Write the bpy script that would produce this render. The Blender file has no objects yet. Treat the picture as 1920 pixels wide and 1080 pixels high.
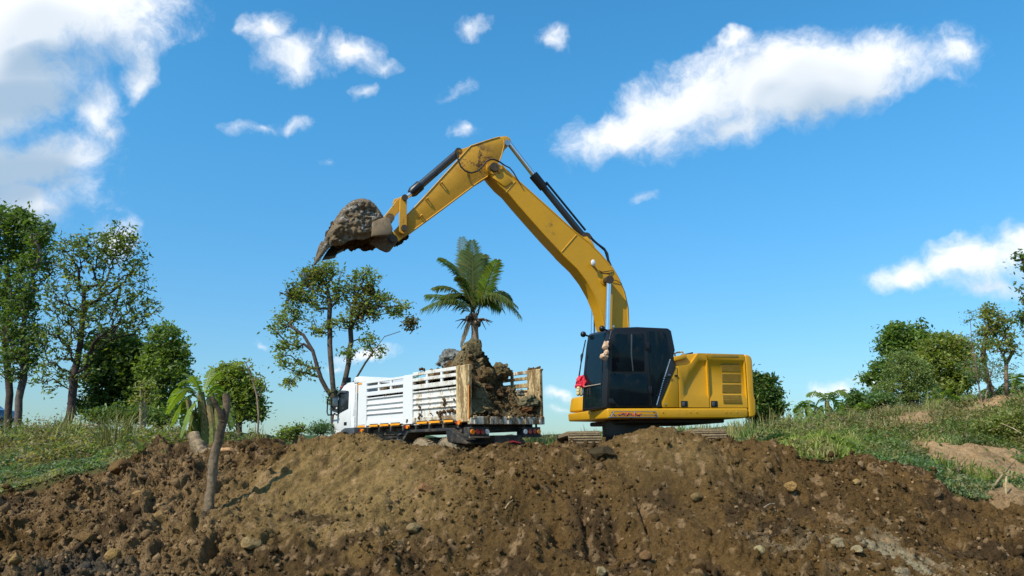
import bpy, math, random
import numpy as np
from mathutils import Vector, Matrix

random.seed(7)
rng = np.random.default_rng(7)
S = bpy.context.scene
COL = S.collection

# ------------------------------------------------------------------ camera
FPX = 1450.0                      # focal length in pixels of the 1920-wide photograph
PITCH = math.radians(12.4)
cam = bpy.data.cameras.new('camera')
cam.sensor_width = 36.0
cam.lens = 36.0 * FPX / 1920.0
cam.clip_start = 0.1
cam.clip_end = 9000
camo = bpy.data.objects.new('camera', cam)
COL.objects.link(camo)
camo.location = (0, 0, 0)
camo.rotation_euler = (math.radians(90) + PITCH, 0, 0)
S.camera = camo
S.render.resolution_x, S.render.resolution_y = 1024, 576

# ------------------------------------------------------------------ light
SUN = Vector((-0.50, -0.50, 0.72)).normalized()
SUN_EL = math.asin(SUN.z)
SUN_ROT = math.atan2(SUN.x, SUN.y)
S.view_settings.view_transform = 'Standard'
S.view_settings.look = 'None'
S.view_settings.gamma = 1.0
S.view_settings.exposure = 0.25
S.view_settings.use_curve_mapping = False
SKY_STRENGTH = 0.12
sun = bpy.data.lights.new('sun', 'SUN')
sun.energy = 4.4
sun.angle = math.radians(0.5)
sun.color = (1.0, 0.94, 0.83)
suno = bpy.data.objects.new('sun', sun)
COL.objects.link(suno)
suno.location = SUN * 60
suno.rotation_euler = SUN.to_track_quat('Z', 'Y').to_euler()


# pixel of the 1920x1080 photograph -> direction / point
_F = np.array([0, math.cos(PITCH), math.sin(PITCH)])
_U = np.array([0, -math.sin(PITCH), math.cos(PITCH)])
_R = np.array([1.0, 0, 0])


def ray(px, py):
    return _R * ((px - 960) / FPX) + _U * ((540 - py) / FPX) + _F


def at(px, py, Y):
    d = ray(px, py)
    return d * (Y / d[1])


def ab(px, py):
    d = ray(px, py)
    return d[0] / d[1], d[2] / d[1]


# ------------------------------------------------------------------ node helper
class NG:
    def __init__(s, nt):
        s.nt = nt
        s.N = nt.nodes
        s.L = nt.links

    def new(s, t, **k):
        n = s.N.new(t)
        for a, v in k.items():
            setattr(n, a, v)
        return n

    def put(s, sock, v):
        if isinstance(v, bpy.types.NodeSocket):
            s.L.new(v, sock)
        elif v is not None:
            if sock.type == 'RGBA':
                v = (v, v, v, 1) if isinstance(v, (int, float)) else (*v[:3], 1)
            sock.default_value = v

    def m(s, op, a, b=None, c=None, clamp=False):
        n = s.new('ShaderNodeMath', operation=op, use_clamp=clamp)
        s.put(n.inputs[0], a)
        s.put(n.inputs[1], b)
        if c is not None:
            s.put(n.inputs[2], c)
        return n.outputs[0]

    def v(s, op, a, b=None, scale=None):
        n = s.new('ShaderNodeVectorMath', operation=op)
        s.put(n.inputs[0], a)
        s.put(n.inputs[1], b)
        if scale is not None:
            s.put(n.inputs['Scale'], scale)
        return n.outputs[0]

    def smooth(s, x, lo, hi, a=0.0, b=1.0):
        n = s.new('ShaderNodeMapRange', interpolation_type='SMOOTHSTEP')
        for i, q in zip((0, 1, 2, 3, 4), (x, lo, hi, a, b)):
            s.put(n.inputs[i], q)
        return n.outputs[0]

    def lin(s, x, lo, hi, a=0.0, b=1.0):
        n = s.new('ShaderNodeMapRange')
        for i, q in zip((0, 1, 2, 3, 4), (x, lo, hi, a, b)):
            s.put(n.inputs[i], q)
        return n.outputs[0]

    def noise(s, vec, scale, detail=4, rough=0.55, dist=0.0, out='Fac'):
        n = s.new('ShaderNodeTexNoise')
        s.put(n.inputs['Vector'], vec)
        n.inputs['Scale'].default_value = scale
        n.inputs['Detail'].default_value = detail
        n.inputs['Roughness'].default_value = rough
        n.inputs['Distortion'].default_value = dist
        return n.outputs[out]

    def mix(s, f, a, b, blend='MIX'):
        n = s.new('ShaderNodeMix', data_type='RGBA', blend_type=blend)
        s.put(n.inputs[0], f)
        s.put(n.inputs[6], a)
        s.put(n.inputs[7], b)
        return n.outputs[2]

    def comb(s, x, y, z):
        n = s.new('ShaderNodeCombineXYZ')
        for i, q in enumerate((x, y, z)):
            s.put(n.inputs[i], q)
        return n.outputs[0]

    def sep(s, v):
        n = s.new('ShaderNodeSeparateXYZ')
        s.put(n.inputs[0], v)
        return n.outputs


# ------------------------------------------------------------------ sky with fair-weather clouds
world = bpy.data.worlds.new('World')
S.world = world
world.use_nodes = True
world.cycles.sampling_method = 'MANUAL'
world.cycles.sample_map_resolution = 256
S.cycles.max_bounces = 6
S.cycles.diffuse_bounces = 3
S.cycles.glossy_bounces = 3
S.cycles.transmission_bounces = 3
g = NG(world.node_tree)
g.N.clear()
wout = g.new('ShaderNodeOutputWorld')
bg = g.new('ShaderNodeBackground')
g.L.new(bg.outputs[0], wout.inputs[0])
bg.inputs[1].default_value = SKY_STRENGTH
sky = g.new('ShaderNodeTexSky', sky_type='NISHITA')
sky.sun_disc = False
sky.sun_elevation = SUN_EL
sky.sun_rotation = SUN_ROT
sky.altitude = 0
sky.air_density = 1.3
sky.dust_density = 0.6
sky.ozone_density = 2.5
tc = g.new('ShaderNodeTexCoord')
dirv = tc.outputs['Generated']

# cloud banks: (px, py, rx, ry, tilt degrees, weight) - directions of the sky
CLOUDS = [
    (1150, 255, 120, 48, 22, 1.0), (1290, 195, 170, 82, 20, 1.1), (1440, 160, 190, 88, 15, 1.1),
    (1600, 125, 160, 70, 8, 1.05), (1360, 245, 75, 42, 15, .95), (1385, 62, 45, 24, 15, .62),
    (1670, 108, 56, 42, -10, .75), (1818, 112, 72, 58, 0, .86),
    (505, 62, 62, 44, -35, .72), (560, 105, 85, 48, -5, .86), (650, 95, 60, 34, 0, .78), (700, 122, 45, 18, 0, .55),
    (490, 238, 82, 18, -4, .60), (550, 226, 52, 26, 20, .70),
    (1042, 72, 34, 28, -45, .78), (890, 52, 46, 26, 30, .58), (882, 252, 46, 26, -10, .74), (680, 170, 24, 20, 0, .55),
    (110, 35, 235, 90, 5, 1.25), (10, 160, 165, 115, 20, 1.3), (60, 120, 150, 60, -20, .9), (160, 190, 85, 58, -25, 1.0), (255, 142, 36, 46, 0, .82),
    (205, 225, 60, 50, 0, .80), (60, 290, 185, 78, 5, 1.15), (140, 330, 120, 85, -30, .80), (30, 380, 160, 80, 0, .80), (160, 130, 60, 40, 0, .45),
    (1710, 515, 105, 36, 6, .95), (1830, 485, 120, 48, 8, 1.05), (1950, 470, 110, 60, 0, 1.0), (1860, 540, 110, 30, 0, .60),
    (1570, 722, 66, 22, 5, .80), (1640, 695, 72, 20, 14, .78), (690, 672, 64, 17, 0, .75), (640, 690, 30, 12, 0, .6),
    (232, 432, 44, 40, -20, .85), (1050, 744, 52, 20, 0, .72), (1048, 772, 60, 16, 0, .60), (1210, 370, 36, 14, 0, .50),
    (1700, 640, 120, 20, 5, .48), (490, 645, 40, 12, 0, .48), (600, 300, 30, 18, 0, .45), (850, 170, 60, 26, 20, .44),
]
def cloud_group(name, fine):
    grp = bpy.data.node_groups.new(name, 'ShaderNodeTree')
    grp.interface.new_socket('Vector', in_out='INPUT', socket_type='NodeSocketVector')
    grp.interface.new_socket('Density', in_out='OUTPUT', socket_type='NodeSocketFloat')
    q = NG(grp)
    gi = q.new('NodeGroupInput')
    go = q.new('NodeGroupOutput')
    vec = gi.outputs[0]
    warp = q.noise(vec, 7.0, 3 if fine else 1, .6, 0, 'Color')
    vec2 = q.v('ADD', vec, q.v('SCALE', q.v('SUBTRACT', warp, (.5, .5, .5)), None, .075))
    if fine:
        warp2 = q.noise(vec, 26.0, 3, .6, 0, 'Color')
        vec2 = q.v('ADD', vec2, q.v('SCALE', q.v('SUBTRACT', warp2, (.5, .5, .5)), None, .028))
    x, y, z = q.sep(vec2)
    front = q.smooth(y, .12, .3)
    ys = q.m('MAXIMUM', y, .12)
    a_ = q.m('DIVIDE', x, ys)
    b_ = q.m('DIVIDE', z, ys)
    best = None
    for (px, py, rx, ry, tilt, wgt) in CLOUDS:
        ca, cb = ab(px, py)
        ra = abs(ab(px + rx, py)[0] - ca)
        rb = abs(ab(px, py + ry)[1] - ab(px, py - ry)[1]) / 2
        t = math.radians(tilt)
        mp = q.new('ShaderNodeMapping', vector_type='TEXTURE')
        # each bank waits for the one before it, which keeps the shader stack small
        pv = q.comb(a_, b_, 0.0 if best is None else q.m('MULTIPLY', best, 1e-7))
        q.L.new(pv, mp.inputs[0])
        mp.inputs['Location'].default_value = (ca, cb, 0)
        mp.inputs['Rotation'].default_value = (0, 0, t)
        mp.inputs['Scale'].default_value = (ra, rb, 1)
        ln = q.new('ShaderNodeVectorMath', operation='LENGTH')
        q.L.new(mp.outputs[0], ln.inputs[0])
        mk = q.m('MULTIPLY_ADD', ln.outputs['Value'], -wgt, 1.45 * wgt)
        best = mk if best is None else q.m('SMOOTH_MAX', best, mk, .25)
    best = q.m('MAXIMUM', best, 0.0)
    # the rest of the sky carries the same kind of scattered clouds
    wide = q.m('MULTIPLY', q.smooth(q.noise(vec, 2.3, 1, .5), .50, .68), 1.1)
    ax = q.m('ABSOLUTE', a_)
    inview = q.m('MULTIPLY', front, q.m('MULTIPLY', q.smooth(ax, .95, .72), q.smooth(b_, .92, .70)))
    mask = q.m('ADD', q.m('MULTIPLY', best, inview), q.m('MULTIPLY', wide, q.m('SUBTRACT', 1.0, inview)))
    nn = q.noise(vec2, 9.0, 9 if fine else 2, .67)
    dens = q.m('ADD', mask, q.m('MULTIPLY', q.m('SUBTRACT', nn, .50), 2.6))
    dens = q.m('MULTIPLY', dens, q.smooth(mask, 0.0, .35))
    q.L.new(dens, go.inputs[0])
    return grp


G_FINE, G_SOFT = cloud_group('cloud_density', True), cloud_group('cloud_density_soft', False)


def cloud(vec, grp=None):
    n = g.new('ShaderNodeGroup')
    n.node_tree = grp or G_SOFT
    g.put(n.inputs[0], vec)
    return n.outputs[0]


d0 = cloud(dirv, G_FINE)
d1 = cloud(g.v('ADD', dirv, (-.018, 0, .034)))
d2 = cloud(g.v('ADD', dirv, (-.035, 0, .075)))
alpha = g.smooth(d0, .28, 1.20)
shade = g.m('ADD', g.m('MULTIPLY', g.smooth(d1, .3, 1.6), .5), g.m('MULTIPLY', g.smooth(d2, .25, 1.5), .5))
CW = 1.0 / SKY_STRENGTH
ccol = g.mix(shade, (.93 * CW, .95 * CW, .98 * CW), (.44 * CW, .55 * CW, .67 * CW))
# the bank at the upper left is a thick one, grey underneath
dx_, dy_, dz_ = g.sep(dirv)
gp = g.comb(g.m('DIVIDE', dx_, g.m('MAXIMUM', dy_, .2)), g.m('DIVIDE', dz_, g.m('MAXIMUM', dy_, .2)), 0.0)
gv = None
for (gx0, gy0, grx, gry) in ((60, 60, 330, 130), (40, 185, 190, 60), (60, 340, 240, 90)):
    mp = g.new('ShaderNodeMapping', vector_type='TEXTURE')
    g.L.new(gp, mp.inputs[0])
    ca, cb = ab(gx0, gy0)
    mp.inputs['Location'].default_value = (ca, cb, 0)
    mp.inputs['Scale'].default_value = (abs(ab(gx0 + grx, gy0)[0] - ca), abs(ab(gx0, gy0 + gry)[1] - ab(gx0, gy0 - gry)[1]) / 2, 1)
    ln = g.new('ShaderNodeVectorMath', operation='LENGTH')
    g.L.new(mp.outputs[0], ln.inputs[0])
    t_ = g.smooth(ln.outputs['Value'], 1.0, .35)
    gv = t_ if gv is None else g.m('MAXIMUM', gv, t_)
gv = g.m('MULTIPLY', gv, g.smooth(d2, .30, 1.15))
ccol = g.mix(g.m('MULTIPLY', gv, .95), ccol, (.34 * CW, .47 * CW, .62 * CW))
thin = g.smooth(d0, .5, 1.3)
alpha = g.m('MULTIPLY', alpha, g.m('ADD', .78, g.m('MULTIPLY', thin, .2)))
hs = g.new('ShaderNodeHueSaturation')
hs.inputs['Saturation'].default_value = 1.12
hs.inputs['Value'].default_value = 1.0
g.L.new(sky.outputs[0], hs.inputs['Color'])
el = g.sep(dirv)[2]
tint = g.mix(g.smooth(el, 0.0, .50), (.53, .78, 1.06), (.47, 1.16, 1.36))
skyc = g.mix(1.0, hs.outputs[0], tint, 'MULTIPLY')
g.L.new(g.mix(alpha, skyc, ccol), bg.inputs[0])


# ------------------------------------------------------------------ materials
def mat_new(name):
    m = bpy.data.materials.new(name)
    m.use_nodes = True
    gg = NG(m.node_tree)
    b = gg.N['Principled BSDF']
    return m, gg, b


def bump(gg, b, h, strength, dist):
    n = gg.new('ShaderNodeBump')
    n.inputs['Strength'].default_value = strength
    n.inputs['Distance'].default_value = dist
    gg.put(n.inputs['Height'], h)
    gg.L.new(n.outputs[0], b.inputs['Normal'])


def paint(name, col, rough=.4, metal=0.0, mud=0.0, mudcol=(.20, .13, .06), mscale=3.0, vary=.12, spec=.5, bumpk=.15, coat=0.0, streak=False, spot=None):
    m, gg, b = mat_new(name)
    co = gg.new('ShaderNodeTexCoord').outputs['Object']
    n = gg.noise(co, mscale * 2.3, 6, .65)
    c = gg.mix(gg.smooth(n, .3, .7), tuple(k * (1 - vary) for k in col), tuple(min(1, k * (1 + vary * .6)) for k in col))
    r = gg.lin(n, .3, .7, rough * .85, min(1, rough * 1.2))
    if mud > 0:
        mp = co
        if streak:
            mp = gg.v('MULTIPLY', co, (1, 1, .28))
        n1 = gg.noise(mp, mscale, 9, .72, .4)
        n2 = gg.noise(mp, mscale * 6, 6, .7)
        f = gg.m('ADD', gg.m('MULTIPLY', n1, .7), gg.m('MULTIPLY', n2, .3))
        th = .66 - mud * .33
        f = gg.smooth(f, th, th + .09)
        if spot:      # grime gathers round one place
            ds = gg.new('ShaderNodeVectorMath', operation='DISTANCE')
            gg.put(ds.inputs[0], co)
            ds.inputs[1].default_value = tuple(spot[0])
            f = gg.m('MULTIPLY', f, gg.smooth(ds.outputs['Value'], spot[1], spot[1] * .35))
        n3 = gg.noise(co, mscale * 9, 5, .7)
        mc = gg.mix(gg.smooth(n3, .3, .72), tuple(k * .55 for k in mudcol), tuple(k * 1.25 for k in mudcol))
        c = gg.mix(f, c, mc)
        r = gg.mix(f, r, .9)
        bump(gg, b, gg.m('ADD', gg.m('MULTIPLY', f, .6), gg.m('MULTIPLY', n3, .5)), bumpk, .02)
    gg.put(b.inputs['Base Color'], c)
    gg.put(b.inputs['Roughness'], r)
    b.inputs['Metallic'].default_value = metal
    b.inputs['Specular IOR Level'].default_value = spec
    if coat:
        b.inputs['Coat Weight'].default_value = coat
        b.inputs['Coat Roughness'].default_value = .08
    return m


def attr_mat(name, rough=.9, scale=(4, 30), amp=(.35, .35), bstr=.5, bdist=.02, spec=.2, transl=0.0, tcol=(1.1, 1.2, .6)):
    """colour from the mesh's own 'col' attribute with grain on top"""
    m, gg, b = mat_new(name)
    a = gg.new('ShaderNodeAttribute', attribute_name='col')
    geo = gg.new('ShaderNodeNewGeometry')
    co = geo.outputs['Position']
    c = a.outputs['Color']
    h = None
    for s_, k in zip(scale, amp):
        n = gg.noise(co, s_, 6, .65)
        f = gg.lin(n, .25, .75, 1 - k, 1 + k)
        c = gg.mix(1.0, c, gg.comb(f, f, f), 'MULTIPLY')
        h = n if h is None else gg.m('ADD', gg.m('MULTIPLY', h, .6), gg.m('MULTIPLY', n, .7))
    gg.put(b.inputs['Base Color'], c)
    b.inputs['Roughness'].default_value = rough
    b.inputs['Specular IOR Level'].default_value = spec
    if bstr:
        bump(gg, b, h, bstr, bdist)
    if transl:
        t = gg.new('ShaderNodeBsdfTranslucent')
        gg.put(t.inputs[0], gg.mix(1.0, c, tcol, 'MULTIPLY'))
        mx = gg.new('ShaderNodeMixShader')
        mx.inputs[0].default_value = transl
        gg.L.new(b.outputs[0], mx.inputs[1])
        gg.L.new(t.outputs[0], mx.inputs[2])
        gg.L.new(mx.outputs[0], gg.N['Material Output'].inputs[0])
    return m


M = {}
M['dirt'] = attr_mat('dirt', .95, (4, 17, 46), (.25, .38, .42), 1.0, .055, .10)
M['ground'] = attr_mat('ground', .95, (.8, 6, 30), (.25, .35, .4), 1.0, .06, .12)
M['leaf'] = attr_mat('leaf', .5, (.9,), (.25,), 0, 0, .4, .48, (1.35, 1.4, .5))
M['grassblade'] = attr_mat('grass_blade', .65, (.7,), (.3,), 0, 0, .25, .25)
M['bark'] = attr_mat('bark', .9, (3, 14), (.3, .45), .8, .03, .15)
M['deadwood'] = attr_mat('dead_wood', .9, (2.5, 16), (.35, .5), 1.0, .03, .15)
M['hill'] = attr_mat('hill_forest', 1.0, (.01, .06), (.3, .4), 0, 0, .05)
M['yellow'] = paint('yellow_paint', (.58, .285, .005), .42, 0, .24, (.40, .225, .03), vary=.06, mscale=.8, spec=.45)
M['yellow_worn'] = paint('worn_yellow_paint', (.55, .27, .010), .5, 0, .36, (.13, .060, .022), 2.1, .08)
M['yellow_dirty'] = paint('muddy_yellow_paint', (.42, .22, .02), .65, 0, .85, (.13, .085, .045), 3.0, .08)
M['black'] = paint('black_paint', (.009, .0095, .011), .36, 0, 0, vary=.1, spec=.35)
M['black_dull'] = paint('dull_black', (.014, .014, .014), .6, 0, .25, (.05, .035, .02), 2.5)
M['chassis'] = paint('dusty_chassis', (.02, .02, .021), .65, 0, .55, (.10, .075, .045), 2.5)
M['rubber'] = paint('dusty_tyre_rubber', (.06, .05, .035), .9, 0, .75, (.26, .19, .11), 3.0)
M['hose'] = paint('rubber_hose', (.015, .014, .014), .5)
M['chrome'] = paint('chrome_rod', (.75, .77, .80), .16, 1.0, vary=.03)
M['steel'] = paint('grey_steel', (.45, .46, .47), .3, 1.0, vary=.1)
M['cyl'] = paint('dark_cylinder_paint', (.03, .036, .045), .35, .2, .15, (.10, .06, .03), 2.0)
M['pin'] = paint('oily_pin_steel', (.075, .05, .03), .5, .4, .4, (.16, .09, .04), 6)
M['grille'] = paint('ochre_mesh_grille', (.30, .18, .022), .6, 0, .25, (.15, .09, .03), 5)
M['track'] = paint('muddy_track_steel', (.12, .085, .05), .8, .1, .85, (.24, .165, .085), 3.0, bumpk=.5)
M['bucket'] = paint('mud_caked_bucket', (.17, .115, .06), .75, .0, .52, (.36, .33, .28), 4.2, .45, .35, 1.0)
M['lug'] = paint('dusty_lug_plate', (.25, .175, .10), .7, .1, .5, (.20, .14, .08), 4, .15)
M['glass'] = paint('tinted_cab_glass', (.004, .010, .014), .05, 0, 0, vary=.2, spec=.16)
M['glassdirty'] = paint('truck_window_glass', (.02, .026, .032), .12, 0, 0, vary=.2, spec=.45)
M['white'] = paint('white_paint', (.70, .70, .69), .35, 0, .04, (.5, .40, .25), 1.5, .02)
M['whitedirty'] = paint('muddy_white_paint', (.68, .665, .62), .5, 0, .50, (.42, .29, .14), 2.6, .05, streak=True)
M['postmud'] = paint('mud_streaked_post', (.58, .43, .22), .8, 0, .60, (.24, .15, .065), 3.4, .25, .3, .7, streak=True)
M['sill'] = paint('muddy_white_sill', (.62, .57, .47), .65, 0, .60, (.22, .14, .07), 3.2, .1, bumpk=.5, streak=True)
M['grey'] = paint('grey_plastic', (.055, .065, .072), .55, 0, .15, (.18, .13, .08), 2)
M['orange'] = paint('orange_reflector', (.85, .33, .01), .4)
M['amber'] = paint('amber_lens', (.75, .22, .01), .15, coat=.5)
M['red'] = paint('red_lens', (.35, .02, .015), .15, coat=.5)
M['clear'] = paint('clear_lens', (.60, .62, .64), .12, coat=.5)
M['redcloth'] = paint('red_cloth', (.62, .02, .045), .75)
M['petal'] = paint('cream_petals', (.62, .45, .20), .8)
M['tancloth'] = paint('tan_cloth', (.58, .37, .23), .9, vary=.25, mscale=8)
M['redcoat'] = paint('orange_red_rope', (.42, .08, .03), .8)
M['twine'] = paint('beige_twine', (.45, .36, .25), .9)
M['mirror'] = paint('mirror_glass', (.75, .8, .85), .06, .9, vary=.02)
M['pale'] = paint('white_plastic_scrap', (.8, .82, .85), .6)
M['carblue'] = paint('dark_blue_car_paint', (.01, .04, .10), .25, coat=.6)


# ------------------------------------------------------------------ mesh helpers
def finish(me, mat, smooth, angle=35):
    if mat is not None:
        me.materials.append(mat)
    if smooth:
        me.polygons.foreach_set('use_smooth', np.ones(len(me.polygons), dtype=bool))
        if angle:
            me.set_sharp_from_angle(angle=math.radians(angle))
    me.update()


def link(name, me, parent=None):
    o = bpy.data.objects.new(name, me)
    COL.objects.link(o)
    if parent is not None:
        o.parent = parent
    return o


def mesh_np(name, V, Fc, mat, parent=None, col=None, smooth=False):
    """V (N,3); Fc (M,k) int array - one face size"""
    V = np.asarray(V, dtype=np.float32)
    Fc = np.asarray(Fc, dtype=np.int32)
    me = bpy.data.meshes.new(name)
    n, (m_, k) = len(V), Fc.shape
    me.vertices.add(n)
    me.vertices.foreach_set('co', V.ravel())
    me.loops.add(m_ * k)
    me.loops.foreach_set('vertex_index', Fc.ravel())
    me.polygons.add(m_)
    me.polygons.foreach_set('loop_start', np.arange(0, m_ * k, k, dtype=np.int32))
    if col is not None:
        a = me.attributes.new('col', 'FLOAT_COLOR', 'POINT')
        c4 = np.ones((n, 4), dtype=np.float32)
        c4[:, :3] = col
        a.data.foreach_set('color', c4.ravel())
    me.update(calc_edges=True)
    finish(me, mat, smooth, None)
    return link(name, me, parent)


class MB:
    """collects shapes into one mesh"""

    def __init__(s, off=(0, 0, 0)):
        s.v = []
        s.f = []
        s.off = np.array(off, float)

    def add(s, vs, fs):
        b = len(s.v)
        s.v += [tuple(np.asarray(p, float) - s.off) for p in vs]
        s.f += [tuple(i + b for i in q) for q in fs]
        return s

    def box(s, a, b):
        (x0, y0, z0), (x1, y1, z1) = np.minimum(a, b), np.maximum(a, b)
        vs = [(x0, y0, z0), (x1, y0, z0), (x1, y1, z0), (x0, y1, z0), (x0, y0, z1), (x1, y0, z1), (x1, y1, z1), (x0, y1, z1)]
        return s.add(vs, [(0, 3, 2, 1), (4, 5, 6, 7), (0, 1, 5, 4), (1, 2, 6, 5), (2, 3, 7, 6), (3, 0, 4, 7)])

    def prism(s, poly, axis, d):
        """poly: 3D points in one plane, swept by d along the axis"""
        e = np.zeros(3)
        e[axis] = d
        P = [np.asarray(p, float) for p in poly]
        n = len(P)
        vs = P + [p + e for p in P]
        fs = [tuple(range(n)), tuple(reversed(range(n, 2 * n)))]
        fs += [(i, i + n, (i + 1) % n + n, (i + 1) % n) for i in range(n)]
        return s.add(vs, fs)

    def loft(s, A, B, cap=True):
        n = len(A)
        fs = [(i, i + n, (i + 1) % n + n, (i + 1) % n) for i in range(n)]
        if cap:
            fs += [tuple(range(n)), tuple(reversed(range(n, 2 * n)))]
        return s.add(list(A) + list(B), fs)

    def tube(s, pts, r, n=10, cap=True):
        pts = [np.asarray(p, float) for p in pts]
        rs = r if isinstance(r, (list, tuple)) else [r] * len(pts)
        rings = []
        prev = None
        for i, p in enumerate(pts):
            t = pts[min(i + 1, len(pts) - 1)] - pts[max(i - 1, 0)]
            t = t / (np.linalg.norm(t) + 1e-9)
            if prev is None:
                h = np.array([0, 0, 1.0]) if abs(t[2]) < .9 else np.array([1.0, 0, 0])
                a = np.cross(t, h)
            else:
                a = prev - t * np.dot(prev, t)
            a = a / (np.linalg.norm(a) + 1e-9)
            prev = a
            b = np.cross(t, a)
            rings.append([p + rs[i] * (a * math.cos(k * 2 * math.pi / n) + b * math.sin(k * 2 * math.pi / n)) for k in range(n)])
        vs = [v for rg in rings for v in rg]
        fs = []
        for i in range(len(pts) - 1):
            for k in range(n):
                k2 = (k + 1) % n
                fs.append((i * n + k, i * n + k2, (i + 1) * n + k2, (i + 1) * n + k))
        if cap:
            fs.append(tuple(reversed(range(n))))
            fs.append(tuple(range((len(pts) - 1) * n, len(pts) * n)))
        return s.add(vs, fs)

    def ball(s, c, r, n=10, m=6, sc=(1, 1, 1)):
        c = np.asarray(c, float)
        vs = [c + np.array([0, 0, r * sc[2]])]
        for i in range(1, m):
            th = math.pi * i / m
            for k in range(n):
                ph = 2 * math.pi * k / n
                vs.append(c + r * np.array([math.sin(th) * math.cos(ph) * sc[0], math.sin(th) * math.sin(ph) * sc[1], math.cos(th) * sc[2]]))
        vs.append(c - np.array([0, 0, r * sc[2]]))
        fs = [(0, 1 + k, 1 + (k + 1) % n) for k in range(n)]
        for i in range(m - 2):
            for k in range(n):
                a = 1 + i * n + k
                b = 1 + i * n + (k + 1) % n
                fs.append((a, a + n, b + n, b))
        e = len(vs) - 1
        fs += [(e, e - n + (k + 1) % n, e - n + k) for k in range(n)]
        return s.add(vs, fs)

    def mesh(s, name, mat, smooth=True, bevel=0.0, seg=2, angle=35):
        import bmesh
        me = bpy.data.meshes.new(name)
        me.from_pydata(s.v, [], s.f)
        bm = bmesh.new()
        bm.from_mesh(me)
        bmesh.ops.recalc_face_normals(bm, faces=bm.faces)
        if bevel > 0:
            es = [e for e in bm.edges if len(e.link_faces) == 2 and e.calc_face_angle(0) > math.radians(32)]
            bmesh.ops.bevel(bm, geom=es, offset=bevel, segments=seg, profile=.5, affect='EDGES', clamp_overlap=True)
        bm.to_mesh(me)
        bm.free()
        finish(me, mat, smooth, angle)
        return me

    def build(s, name, mat, parent=None, smooth=True, bevel=0.0, seg=2, angle=35):
        return link(name, s.mesh(name, mat, smooth, bevel, seg, angle), parent)


def tag(o, label=None, cat=None, group=None, kind=None):
    if label:
        o['label'] = label
    if cat:
        o['category'] = cat
    if group:
        o['group'] = group
    if kind:
        o['kind'] = kind
    return o


def thing(name, label, cat, loc=(0, 0, 0), group=None, rot=None):
    o = bpy.data.objects.new(name, None)
    o.empty_display_size = .3
    COL.objects.link(o)
    if rot is not None:
        o.matrix_world = Matrix.Translation(Vector(loc)) @ rot.to_4x4()
    else:
        o.location = loc
    return tag(o, label, cat, group)


# ------------------------------------------------------------------ numpy noise
def _hash(ix, iy, iz, seed):
    h = (ix.astype(np.int64) * 374761393 + iy.astype(np.int64) * 668265263 + iz.astype(np.int64) * 1274126177 + seed * 974634777) & 0xFFFFFFFF
    h = ((h ^ (h >> 13)) * 1274126177) & 0xFFFFFFFF
    h = ((h ^ (h >> 16)) * 2246822519) & 0xFFFFFFFF
    return ((h ^ (h >> 13)) & 0xFFFFFF).astype(np.float64) / 0xFFFFFF


def vnoise(p, seed=0):
    p = np.asarray(p, float)
    i = np.floor(p).astype(np.int64)
    f_ = p - i
    f_ = f_ * f_ * f_ * (f_ * (f_ * 6 - 15) + 10)
    r = 0
    for dx in (0, 1):
        wx = f_[:, 0] if dx else 1 - f_[:, 0]
        for dy in (0, 1):
            wy = f_[:, 1] if dy else 1 - f_[:, 1]
            for dz in (0, 1):
                wz = f_[:, 2] if dz else 1 - f_[:, 2]
                r = r + wx * wy * wz * _hash(i[:, 0] + dx, i[:, 1] + dy, i[:, 2] + dz, seed)
    return r * 2 - 1


def fbm(p, oct=4, seed=0, gain=.5):
    p = np.asarray(p, float)
    a, s, r = 1.0, 1.0, 0
    for o in range(oct):
        r = r + a * vnoise(p * s + 17.3 * o, seed + o)
        a *= gain
        s *= 2.03
    return r


def p3(x, y, z=0.0):
    return np.stack([x, y, np.zeros_like(x) + z], -1)


def worley(x, y, seed=0):
    """distance to nearest cell point, its random value"""
    ix, iy = np.floor(x).astype(np.int64), np.floor(y).astype(np.int64)
    best = np.full(x.shape, 9.0)
    val = np.zeros(x.shape)
    z0 = np.zeros_like(ix)
    for dx in (-1, 0, 1):
        for dy in (-1, 0, 1):
            cx, cy = ix + dx, iy + dy
            px = cx + _hash(cx, cy, z0, seed)
            py = cy + _hash(cx, cy, z0 + 1, seed)
            d = np.hypot(px - x, py - y)
            k = d < best
            best = np.where(k, d, best)
            val = np.where(k, _hash(cx, cy, z0 + 2, seed), val)
    return best, val


def blocks(x, y, seed, cov):
    """angular clods: one tilted, squarish block per cell; 0..1 heights"""
    ix, iy = np.floor(x).astype(np.int64), np.floor(y).astype(np.int64)
    out = np.zeros(x.shape)
    z0 = np.zeros_like(ix)
    for dx in (-1, 0, 1):
        for dy in (-1, 0, 1):
            cx, cy = ix + dx, iy + dy
            ex_ = x - cx - _hash(cx, cy, z0, seed)
            ey_ = y - cy - _hash(cx, cy, z0 + 1, seed)
            v_ = _hash(cx, cy, z0 + 2, seed)
            th = _hash(cx, cy, z0 + 3, seed) * 6.283
            c_, s_ = np.cos(th), np.sin(th)
            a, b = ex_ * c_ + ey_ * s_, (ey_ * c_ - ex_ * s_) * (1.0 + .7 * _hash(cx, cy, z0 + 4, seed))
            size = .22 + .36 * _hash(cx, cy, z0 + 5, seed)
            d = .45 * np.hypot(a, b) + .55 * np.maximum(np.abs(a), np.abs(b) + .35 * np.abs(a))
            h = np.clip((size - d) / (.42 * size), 0, 1) ** .8 * (1 + 1.1 * (a * .8 + b * .5) / size * .45)
            out = np.maximum(out, h * (v_ > cov) * (.4 + .6 * size / .58))
    return out


def sstep(x, a, b):
    t = np.clip((x - a) / (b - a), 0, 1)
    return t * t * (3 - 2 * t)


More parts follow.
